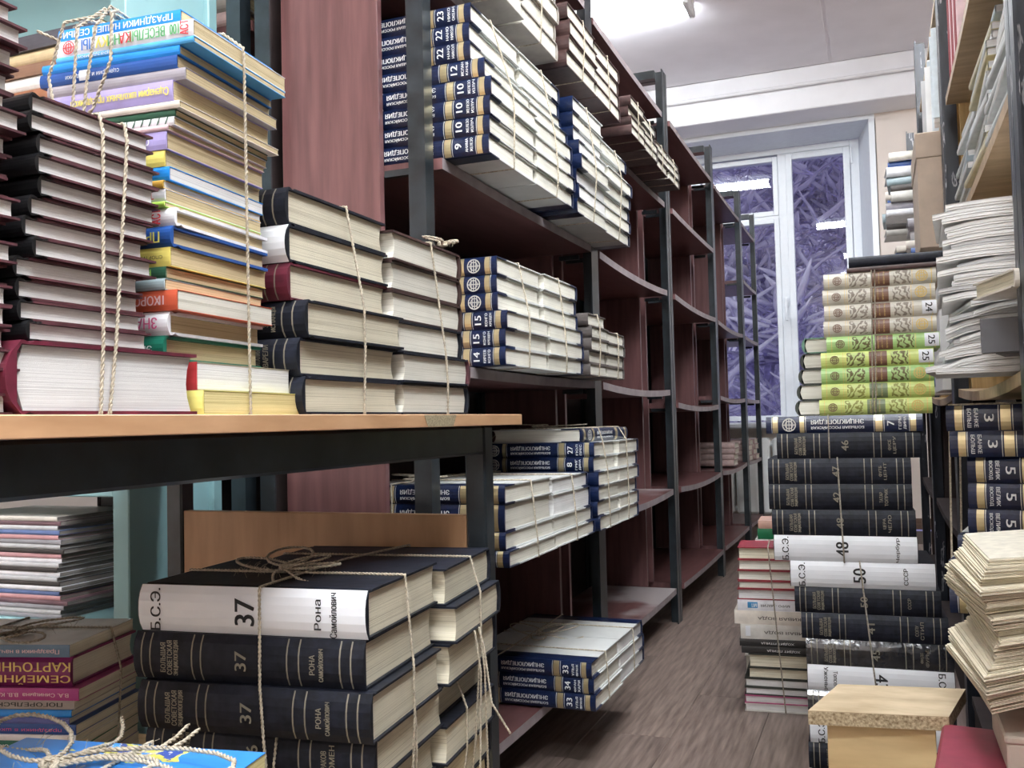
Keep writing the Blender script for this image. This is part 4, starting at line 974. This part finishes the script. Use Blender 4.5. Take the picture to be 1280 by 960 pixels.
def lib(kind, tagno=None, **k):
    c, cc, ti, ink = {'beige': (BEIGE, (.58, .55, .47), BRN, (.24, .20, .16)), 'green': (GREEN, (.40, .56, .22), BRN, (.12, .10, .03)), 'lime': (LIMEG, (.58, .66, .24), OLV, (.25, .26, .05)), 'limebrown': (LIMEG, (.50, .62, .22), BRN, (.13, .11, .03))}[kind]
    o_ = orn('ornament_' + kind, cc, ink)
    lab = [(.235, .40, .08, .92, o_), (.435, .595, .04, .96, ti), (.63, .78, .08, .92, o_)]
    if tagno: lab.append((.87, .995, .12, .95, WHITEP))
    tx = [('БИБЛИОТЕКА', .465, .5, .024, .0026, 90, GOLDI), ('ДЕТСКОЙ', .50, .5, .022, .0026, 90, GOLDI), ('ЛИТЕРАТУРЫ', .545, .5, .024, .0026, 90, GOLDI)]
    if tagno: tx.append((tagno, .93, .52, .017, .012, -90, INK))
    d = {'beige': 'beige ornamented library volume', 'green': 'leaf green library volume', 'lime': 'yellow-green library volume with olive title', 'limebrown': 'yellow-green library volume with brown title'}[kind] + (f' tagged {tagno}' if tagno else '')
    if kind.startswith('lime') and tagno: d = 'yellow-green library volume tagged ' + tagno
    return B(d, .207, .135, .0312, c, c, PG_IVORY, True, texts=tx, labels=lab, bands=[(.20, .204, GOLDI), (.222, .226, GOLDI), (.79, .795, GOLDI), (.955, .963, GOLDI), (.045, .05, GOLDI)], rings=[(.125, .0085, BRN)] + ([] if tagno else [(.875, .011, GOLDI)]), **k)
FG = Frame((.094, 1.962, zR), 0)
gl = [lib('lime', dx=0), lib('lime', dx=.005), lib('green', dx=.006), lib('limebrown', '25', dx=.006), lib('green', '25', dx=.018), lib('beige', dx=.014), lib('beige', '24', dx=.016), lib('beige', dx=.014), lib('beige', dx=.016)]
zg = column(FG, 'the library set on the aisle stack', 'library set on the aisle stack', gl, jit=.0006, yaw=.5)
column(FG, 'the pair on top of the library set', 'dark volumes on the library set', [B('thin brown volume', .20, .16, .009, BROWNB, BROWNB, PG_CREAM, False, dx=.055), B('dark blue-grey worn volume', .205, .17, .021, BLACKC, BLACKC, PG_CREAM, True, dx=.062, r=.006)], z0=zg, jit=.001, yaw=1)
tg = Frame(FG.o, 0); tg.ext = FG.ext[:9]
twine(tg, 'grey twine tied upright round the library set', xs=[(-.102, .008), (-.108, .008)], r=.0013, m=TWINED)
g = 'cream-paged books behind the library set'
DKO = mat('dark_olive_binding', (.035, .040, .032), rough=.5, var=.2)
for i in range(6):
    top_ = i == 5
    s = B('', .20, .13, .0335, pal('sea_green', (.10, .22, .16)) if top_ else DKO, None, PG_IVORY, True, r=.008)
    lab = 'sea-green bound book topmost in the small pile left of the library set' if top_ else f'cream-paged olive book, {ORD[5 - i]} in the small pile left of the library set'
    make_book(s, (-.112 + .0045 * i, 2.215, zR - .0335 + .0003 + i * .0338), R(-90), lab, g)
# floor stack further along the aisle
g = 'mixed books stacked on the floor'
FF = Frame((-.142, 2.44, 0), 4)
RB = pal('dull_red', (.30, .03, .045)); BKP = pal('matt_black', (.015, .015, .016)); OFFW = pal('off_white', (.66, .64, .60)); PNKC = pal('raspberry', (.45, .08, .20))
def pf(desc, T, c, pg=PG_IVORY, hard=True, **k): return B(desc, .205, .14, T, c, c, pg, hard, rz=k.pop('rz', 180), **k)
DPK = flat('dark_print', (.06, .055, .05))
fl = [pf('white-edged thin volume', .020, OFFW, PG_WHITE, dx=.0), pf('raspberry volume', .020, PNKC, PG_WHITE, dx=.0), pf('grey-edged dark volume', .019, DKO, PG_WHITE, dx=.002), pf('white-edged dark volume', .022, DKO, PG_WHITE, dx=.002), pf('cream-edged dark volume', .027, DKO, PG_CREAM, dx=.012), pf('thick cream-edged dark volume', .034, DKO, PG_CREAM, dx=.012),
      pf('black paperback with white print', .018, BKP, rz=0, hard=False, dx=-.002, texts=[t1('ХОДИТ ПТИЦА', .5, .08, .006, WHITE_INK)]), pf('black paperback with pale print', .018, BKP, rz=0, hard=False, dx=-.008, texts=[t1('ХОДИТ ПТИЦА', .45, .08, .006, WHITE_INK)]),
      pf('cream paperback with dark title', .036, OFFW, rz=0, hard=False, dx=-.004, texts=[t1('ЖИВАЯ ВОДА', .55, .11, .0085, DPK)], labels=[(.06, .12, .2, .9, WHITEP)]), pf('cream paperback with torn page', .034, crm, rz=0, hard=False, dx=-.018, texts=[t1('ЖИВАЯ ВОДА', .55, .11, .0085, DPK)]),
      pf('white paperback with blue logo', .027, wt, rz=0, hard=False, dx=-.010, texts=[t1('МУРО - МАГИЯ', .45, .07, .006, DPK), t1('МП', .2, .012, .009, WHITE_INK)], labels=[(.12, .24, .25, .8, pal('logo_blue', (.06, .30, .60)))]), pf('red-edged white volume', .027, RB, PG_WHITE, dx=-.008),
      pf('dull red hardback', .020, RB, dx=-.008), pf('dull red hardback', .026, RB, dx=-.006), pf('dull red hardback', .027, RB, dx=-.006), pf('dull red hardback', .031, RB, PG_CREAM, dx=-.004)]
column(FF, 'the floor stack by the aisle stack', g, fl, jit=.001, yaw=1.2)
twine(FF, 'grey twine knotted over the red books of the floor stack', xs=[(-.105, -.03)], r=.0018, m=TWINED, knot=(-.11, .03), kr=.02, fine=False)
FF2 = Frame((-.165, 2.78, 0), 3)
f2 = [pf('thick grey-edged pale volume', .054, OFFW, PG_IVORY, dx=-.02) for _ in range(5)] + [pf('brownish-edged volume', .018, TANB, PG_CREAM, dx=-.016), pf('thick pale volume', .026, OFFW, PG_IVORY, dx=-.010), pf('off-white paperback', .022, OFFW, rz=0, hard=False, dx=.014), pf('green-spined paperback', .027, pal('bottle_green', (.03, .17, .09)), rz=0, hard=False, dx=.018), pf('pale paperback', .022, OFFW, rz=0, hard=False, dx=.020), pf('green paperback', .030, fgrn, rz=0, hard=False, dx=.028), pf('salmon paperback', .022, pal('salmon', (.60, .36, .28)), rz=0, hard=False, dx=.030)]
column(FF2, 'the stack behind the floor stack', g, f2, jit=.001, yaw=1.0)
# ------------------------------------------------------------------ right shelving
XRF = .16
PEEL = mat('peeling_black_paint', (.020, .024, .034), rough=.4, var=.4, scale=18, bump=.15)
nt = PEEL.node_tree; cr = [n for n in nt.nodes if n.type == 'VALTORGB'][0]
e_ = cr.color_ramp.elements.new(.63); e_.color = (.03, .035, .05, 1); e_ = cr.color_ramp.elements.new(.65); e_.color = (.45, .45, .48, 1)
[n for n in nt.nodes if n.type == 'MAPPING'][0].inputs['Scale'].default_value = (3, 3, .6)
OAK = wood('oak_veneer', (.50, .33, .14), (.68, .48, .23), rough=.5, stretch=(40, 3, 1.2), scale=3.5)
OAKS = wood('oak_shelf', (.42, .29, .17), (.56, .41, .26), rough=.5, stretch=(4, 18, 14), scale=3)
POSTS = [.075, 1.24, 2.41, 3.57, 4.70]
rlev = [(.08, 'd'), (.43, 'd'), (.775, 'o'), (1.132, 'o'), (1.452, 'o'), (1.79, 'o')]  # 'd' boards: shade low in the bays put into the colour
for i in range(4):
    ya, yb = POSTS[i], POSTS[i + 1]
    t = thing('shelving_unit', f'{["nearest", "second", "third", "farthest"][i]} bay of the black steel shelving with oak boards on the right', 'shelf', (.3, ya, 0), 0, 'shelving bays along the right of the aisle')
    def RWb(mb, name, m, **k):
        mb.v = [(v[0] - .3, v[1] - ya, v[2]) for v in mb.v]; return build(mb, name, m, t, **k)
    for y, sy in ((ya + .002, 1), (yb - .002, -1)):
        for x, sx in ((XRF, 1), (.52, -1)):
            RWb(angle_post(x, y, sx, sy, 2.05, .034), 'upright', PEEL)
    for y in (ya + .038, yb - .052):
        RWb(MB().box(XRF + .036, .48, y, y + .014, .79, 1.90, bev=.001), 'side_panel', OAK)
        RWb(MB().box(XRF + .036, .48, y, y + .014, .05, .789, bev=.001), 'shade_side_panel', DARKB)  # side panel coloured dark below, in place of shade
    for z, kd in rlev:
        if i == 0 and .1 < z < .5: continue
        n = 6; sag = .0 if z < .1 else (.015 if z < .8 else .006); a, b2 = ya + .054, yb - .054
        mb = MB(); rows = []
        for k in range(n + 1):
            u = k / n; yy = a + (b2 - a) * u; dz = -sag * 4 * u * (1 - u)
            rows.append([(XRF + .008, yy, z + dz), (.48, yy, z + dz), (.48, yy, z + .018 + dz), (XRF + .008, yy, z + .018 + dz)])
        mb.v = [p for r_ in rows for p in r_]
        for k in range(n):
            for q in range(4): mb.f.append((k * 4 + q, k * 4 + (q + 1) % 4, k * 4 + 4 + (q + 1) % 4, k * 4 + 4 + q)[::-1]); mb.m.append(0)
        mb.f += [(0, 1, 2, 3), (n * 4 + 3, n * 4 + 2, n * 4 + 1, n * 4)]; mb.m += [0, 0]
        RWb(mb, 'shelf_board', DARKB if kd == 'd' else OAKS)
        if kd == 'o':
            for y in (ya + .075, yb - .090):
                mb = MB(); C_ = 14; rr_ = .020
                vs = [(XRF + .10 + rr_ * math.cos(6.2832 * j / C_), yy, z - .014 + rr_ * math.sin(6.2832 * j / C_) * .7) for yy in (y, y + .012) for j in range(C_)]
                mb.add(vs, [tuple(range(C_))[::-1], tuple(range(C_, 2 * C_))] + [(j, (j + 1) % C_, (j + 1) % C_ + C_, j + C_) for j in range(C_)])
                RWb(mb, 'shelf_clip', mat('white_plastic', (.7, .72, .74), rough=.4))
    RWb(MB().box(XRF + .012, XRF + .018, ya + .056, yb - .056, 0, .0795), 'shade_plate', DARKB)  # dark strip added to cover the lit floor under the boards
    RWb(MB().box(.485, .49, ya + .05, yb - .05, .05, 1.80), 'back_panel', DARKB)  # added dark sheet standing for the shade deep in the bay
# navy encyclopedias on the right shelf
g = 'navy encyclopedias tied on the right shelf'
le = at(1180, 507, y=1.50); ang = -11
FQ = Frame((le.x + .29 * math.cos(R(ang)), 1.50 + .29 * math.sin(R(ang)), 0), ang)
zb = .4485
Tq = (le.z - zb) / 8 - .0003
qs = [bre('5', T=Tq, dx=-.004), bre('5', T=Tq, dx=-.004), bre('4', T=Tq, dx=.010)] + [bre('5', ('ВЕЛИК', 'ВОСХОД'), flip=True, T=Tq, dx=.034, rz=-5) for _ in range(3)] + [bre('3', ('БАНКЕ', 'БОЛЬШ'), flip=True, T=Tq, dx=.004), bre('3', ('БАНКЕ', 'БОЛЬШ'), flip=True, T=Tq, dx=.001)]
zq = column(FQ, 'the bundle on the right shelf', g, qs, z0=zb, jit=.0006, yaw=.6)
twine(FQ, 'frayed twine round the left ends of the right shelf bundle', ys=[(.06, .0), (.17, .01)], r=.0016)
# thin white journals above
g = 'thin white journals heaped on the right shelf'
JW = mat('journal_paper', (.90, .90, .90), rough=.55, var=.04, rnd=.07); JG = mat('journal_grey', (.62, .62, .63), rough=.55, var=.06, rnd=.1)
def journal(loc, rz, L, Wd, T, droop, label, group, m=JW, cm=None, tiltz=0., cat='journal', name='journal', knee=.72):
    """thin limp journal: bent leaves with a cover sheet, free end (at -x) hanging down by droop"""
    o = thing(name, label, cat, loc, rz, group)
    n = 9
    def slab(t0, t1, e):
        mb = MB()
        for i in range(n + 1):
            u = i / n; x = L / 2 - L * u * (1 + .002 * e)
            k = max(0., (u - knee) / (1 - knee)); dz = -droop * k * k + tiltz * (u - .0)
            x += droop * .35 * k * k
            for yy in (-Wd / 2 - e * .001, Wd / 2 + e * .001):
                mb.v += [(x, yy, t0 + dz), (x, yy, t1 + dz)]
        for i in range(n):
            a = 4 * i; b = a + 4
            mb.f += [(a, b, b + 1, a + 1), (a + 2, a + 3, b + 3, b + 2), (a + 1, b + 1, b + 3, a + 3), (a, a + 2, b + 2, b)]
        mb.f += [(0, 1, 3, 2), (4 * n, 4 * n + 2, 4 * n + 3, 4 * n + 1)]; mb.m = [0] * len(mb.f)
        return mb
    k = 3
    for j in range(k):
        build(slab(T * (j + .08) / k * .96, T * (j + .92) / k * .96, -j % 2), 'leaves', m, o)
    build(slab(T * .965, T, 1), 'cover', cm or m, o)
    return o
zj = .7935; x0j = at(1178, 300, y=1.42).x
rj = random.Random(3)
nj = 27; zt_ = at(1178, 252, y=1.42).z
tj = (zt_ - zj) / nj
jn = 0
for i in range(nj):
    low_ = i < 12
    d = rj.uniform(.003, .009) if not low_ else rj.uniform(.006, .016)
    xx = x0j + (rj.uniform(-.006, .022) if not low_ else -.012 + .0022 * i + rj.uniform(-.01, .012))
    journal((xx + .135, 1.42 + .10, zj + i * tj + .0), R(rj.uniform(-2, 2) + (rj.uniform(-12, 4) if low_ else -4)), .27, .20, tj - .0006, d if i > 0 else .0, f'thin white journal with limp left end, {ORD[nj - 1 - i]} in the right shelf heap', g, JW if rj.random() < .8 else JG)
fo = thing('folder', 'dark grey card folder lying open on the white journals', 'folder', (.20, 1.335, .86), R(-14))
FOL = mat('dark_grey_card', (.10, .10, .11), rough=.5, var=.1)
build(MB().box(-.075, .12, -.012, .0, -.045, .0, bev=.001), 'front_flap', FOL, fo); build(MB().box(-.06, .12, .0005, .09, -.046, -.043), 'base', FOL, fo)
build(MB().box(-.05, .12, .002, .085, -.0425, -.020), 'papers', JW, fo)
make_book(B('', .20, .14, .022, crm, crm, PG_CREAM, True), (.235, 1.335, .888), R(14), 'cream hardback lying slanted on the dark grey folder', None)
# journals lying along the board above
g = 'journals piled along the oak board'
rj = random.Random(5)
for st_, (yy, nn) in enumerate(((1.46, 15), (1.80, 19), (2.14, 17))):
    for i in range(nn):
        T = .0125
        s = B('', .30, .20, T - .0006, [pal('j_white', (.75, .76, .76)), pal('j_grey', (.55, .57, .57)), pal('j_straw', (.62, .55, .35)), pal('j_pale_blue', (.52, .60, .66))][rj.choice((0, 0, 0, 1, 1, 2, 3))], None, PG_WHITE, False)
        make_book(s, (XRF + .115 + rj.uniform(-.012, .012) + .0012 * i, yy + rj.uniform(-.010, .010), 1.1505 - (.0 if 1.5 < yy < 2 else .0) + i * T), R(-90 + rj.uniform(-2, 2)), f'thin journal lying lengthwise, {ORD[nn - 1 - i]} in the {["near", "middle", "far"][st_]} pile on the oak board', g)
for i in range(9):
    make_book(B('', .24, .17, .026, RB if i % 3 else pnk, None, PG_IVORY, True), (XRF + .10, 2.06 + .0285 * i, 1.471 + .12), 0, f'red book standing upright, {"first second third fourth fifth sixth seventh eighth ninth".split()[i]} along the topmost right shelf', 'red books standing on the topmost right shelf').rotation_euler = (0, R(90), R(90))
# bays beyond
CARD = mat('brown_cardboard', (.50, .40, .32), rough=.8, var=.08); CARD2 = mat('pale_cardboard', (.62, .55, .46), rough=.8, var=.06)
def carton(label, x0, x1, y0_, y1_, z0_, z1_, m, lid=True):
    o = thing('box', label, 'box', ((x0 + x1) / 2, (y0_ + y1_) / 2, z0_)); hx, hy, h = (x1 - x0) / 2, (y1_ - y0_) / 2, z1_ - z0_
    build(MB().box(-hx, hx, -hy, hy, 0, h * .78, bev=.002), 'body', m, o); build(MB().box(-hx - .002, hx + .002, -hy - .002, hy + .002, h * .7805, h, bev=.002), 'lid', m, o)
    return o
xa = at(1148, 250, y=2.52).x
carton('tall brown cardboard box behind the second right post', xa, xa + .30, 2.52, 2.84, 1.1505, 1.50 - .06, CARD)
carton('white document box under the brown cardboard box', xa + .035, xa + .30, 2.50, 2.80, .7935, 1.05, JW)
xb = at(1152, 120, y=2.62).x
bag = MB(); rb = random.Random(11)
for k in range(9):
    x = xb + .02 + rb.uniform(0, .10); y = 2.50 + k * .045; h = rb.uniform(.20, .27)
    sh = rb.uniform(-.02, .02)
    o = link('paper_sheaf', MB().add([(-.004, -.10, 0), (.004, -.10, 0), (.004, .10, 0), (-.004, .10, 0), (-.004 + sh, -.10, h), (.004 + sh, -.10, h), (.004 + sh * 1.3, .10, h * .97), (-.004 + sh, .10, h * .97)], [(3, 2, 1, 0), (4, 5, 6, 7), (0, 1, 5, 4), (1, 2, 6, 5), (2, 3, 7, 6), (3, 0, 4, 7)]).mesh('paper_sheaf', [pal('sheaf_blue_white', (.60, .68, .74)), JW, JG][k % 3]))
    o.location = (xb + .12 + rb.uniform(-.01, .01), y, 1.4705); o.rotation_euler = (0, 0, R(82 + rb.uniform(-8, 8)))
    tag(o, f'paper sheaf standing upright, {"first second third fourth fifth sixth seventh eighth ninth".split()[k]} beyond the second right post', 'papers', 'sheaves on the right shelf')
g = 'small book piles far along the right shelf'
for pi, (yy, zz_, n_, px_) in enumerate(((3.70, 1.4705, 8, 1112), (3.70, 1.1505, 7, 1116), (4.10, 1.4705, 6, 1108), (4.10, 1.1505, 8, 1110), (3.05, 1.1505, 6, 1138), (3.05, .7935, 8, 1143))):
    xx = at(px_, 280, y=yy).x
    FZ = Frame((xx + .22, yy, zz_), 0)
    cs = [wt, gry, OFFW, GS, teal, wt, dblue, crm]
    column(FZ, f'the {["upper", "lower", "upper second", "lower second", "upper nearer", "lower nearer"][pi]} far right pile', g, [B('small pale book' if cs[j % 8] in (wt, OFFW, crm) else 'small dark book', .22, .16, .024 + .006 * (j % 3), cs[(j + pi) % 8], None, PG_WHITE, True) for j in range(n_)], jit=.012, yaw=3)
# ------------------------------------------------------------------ newspapers, stool, boxes at the lower right
OLDP = mat('aged_newsprint', (.74, .67, .52), rough=.8, var=.10, scale=25, rnd=.1); NEWP = mat('newsprint_cover', (.70, .66, .56), rough=.8, var=.12, scale=90)
REDV = mat('raspberry_leatherette', (.25, .030, .060), rough=.45, var=.15, scale=40, bump=.1)
st = thing('stool', 'stool with a dull raspberry-red top in the lower right corner', 'stool', (.240, .925, 0), R(-6))
SZ = .402
build(MB().box(-.210, .20, -.20, .180, SZ - .028, SZ, bev=.003), 'seat', REDV, st)
for x in (-.17, .15):
    for y in (-.17, .13): build(MB().box(x, x + .028, y, y + .028, 0, SZ - .0285), 'leg', STEEL, st)
carton('flat pale cardboard box under the newspapers', .098, .40, .985, 1.118, SZ + .0005, SZ + .036, CARD2)
g = 'aged folded newspapers heaped on the flat box'
carton('small pale cardboard box propping up the newspapers from below', .205, .40, .985, 1.118, SZ + .0365, SZ + .088, CARD2)
rn = random.Random(9); nn = 22
for i in range(nn):
    u = i / (nn - 1)
    zl = .462 + (.598 - .462) * u; zr = .556 + (.628 - .556) * u
    tl, tr_ = .136 / (nn - 1) * .93, .072 / (nn - 1) * .9
    xl = at(1236 - 9 * math.sin(i * .45) + rn.uniform(-3, 3), 800, y=.955).x
    Wd, Ln = .25 + rn.uniform(-.02, .01), .195 + rn.uniform(-.012, .012)
    lab = f'aged folded newspaper, {ORD[nn - 1 - i]} in the heap at the lower right'
    o = thing('newspaper', lab, 'newspaper', (xl, .955 + rn.uniform(-.008, .012), zl), R(4.5 + 2.5 * math.sin(i * .55) + rn.uniform(-.6, .6)), g)
    for j in range(4):
        a0, a1 = (j + .06) / 4, (j + .90) / 4
        ins = [0, .002, .0005, .003][j] + rn.uniform(0, .002)
        n = 6; mb = MB()
        for k in range(n + 1):
            w = k / n; x = ins + (Wd - ins) * w
            zz = (zr - zl) * (w * .8 + .2 * w * w) * Wd / .25
            th = tl + (tr_ - tl) * w
            for yy in (ins * .7, Ln):
                mb.v += [(x, yy, zz + th * a0), (x, yy, zz + th * a1)]
        for k in range(n):
            p = 4 * k; q = p + 4
            mb.f += [(p, q, q + 1, p + 1), (p + 2, p + 3, q + 3, q + 2), (p + 1, q + 1, q + 3, p + 3), (p, p + 2, q + 2, q)]
        mb.f += [(0, 1, 3, 2), (4 * n, 4 * n + 2, 4 * n + 3, 4 * n + 1)]; mb.m = [0] * len(mb.f)
        build(mb, 'leaves', NEWP if (j == 3 and i == nn - 1) else OLDP, o)
# chipboard offcut on a birch box
BIRCH = wood('birch_plywood', (.60, .42, .20), (.74, .56, .30), rough=.5, stretch=(3, 14, 14), scale=3)
CHT = mat('worn_chipboard_top', (.58, .47, .32), rough=.7, dark=(.40, .30, .18), scale=14, stretch=(1, 2.4, 1))
CHE = mat('chipboard_core', (.56, .46, .30), rough=.95, dark=(.22, .15, .08), scale=330, bump=.5)
P = [at(1010, 888, z=.411), at(1186, 896, z=.411), at(1207, 861, z=.411), at(1048, 855, z=.411)]
cc = sum(P, Vector()) / 4
ch = thing('chipboard_offcut', 'worn chipboard offcut with crumbly edges lying on the birch box', 'board', (cc.x, cc.y, .411 - .0155))
lp = [(p.x - cc.x, p.y - cc.y) for p in P]
mb = MB().add([(x, y, 0) for x, y in lp] + [(x, y, .0148) for x, y in lp], [(3, 2, 1, 0), (0, 1, 5, 4), (1, 2, 6, 5), (2, 3, 7, 6), (3, 0, 4, 7)])
build(mb, 'core', CHE, ch)
build(MB().add([(x, y, .0149) for x, y in lp] + [(x, y, .0155) for x, y in lp], [(4, 5, 6, 7), (3, 2, 1, 0), (0, 1, 5, 4), (1, 2, 6, 5), (2, 3, 7, 6), (3, 0, 4, 7)]), 'veneer', CHT, ch)
bl, brr = at(1034, 912, y=1.125), at(1170, 915, y=1.125)
bx = thing('wooden_box', 'upright birch plywood box under the chipboard offcut', 'box', ((bl.x + brr.x) / 2, 1.185, 0))
hx = (brr.x - bl.x) / 2; hz = .411 - .0160
build(MB().box(-hx, hx, -.060, -.050, 0, hz, bev=.0008), 'front_panel', BIRCH, bx)
build(MB().box(-hx, hx, .048, .058, 0, hz), 'back_panel', BIRCH, bx)
for s_ in (-1, 1):
    a, c = sorted((s_ * hx, s_ * (hx - .010)))
    build(MB().box(a, c, -.0495, .0475, 0, hz), 'side_panel', BIRCH, bx)
build(MB().box(-hx + .0105, hx - .0105, -.0495, .0475, hz - .012, hz - .001), 'top_panel', BIRCH, bx)

# books seen past the end panel on the backing shelves
for zz_, nm, xx in ((1.5305, 'high', -1.125), (1.2105, 'low', -1.13)):
    FX = Frame((xx, 1.462, zz_), 0)
    column(FX, f'the {nm} pile behind the end panel', 'books on the backing shelves', [B('straw-coloured old book' if j % 2 else 'pinkish old book', .21, .15, .03, TANB if j % 2 else PKB, None, PG_TAN, True) for j in range(5)], jit=.008)
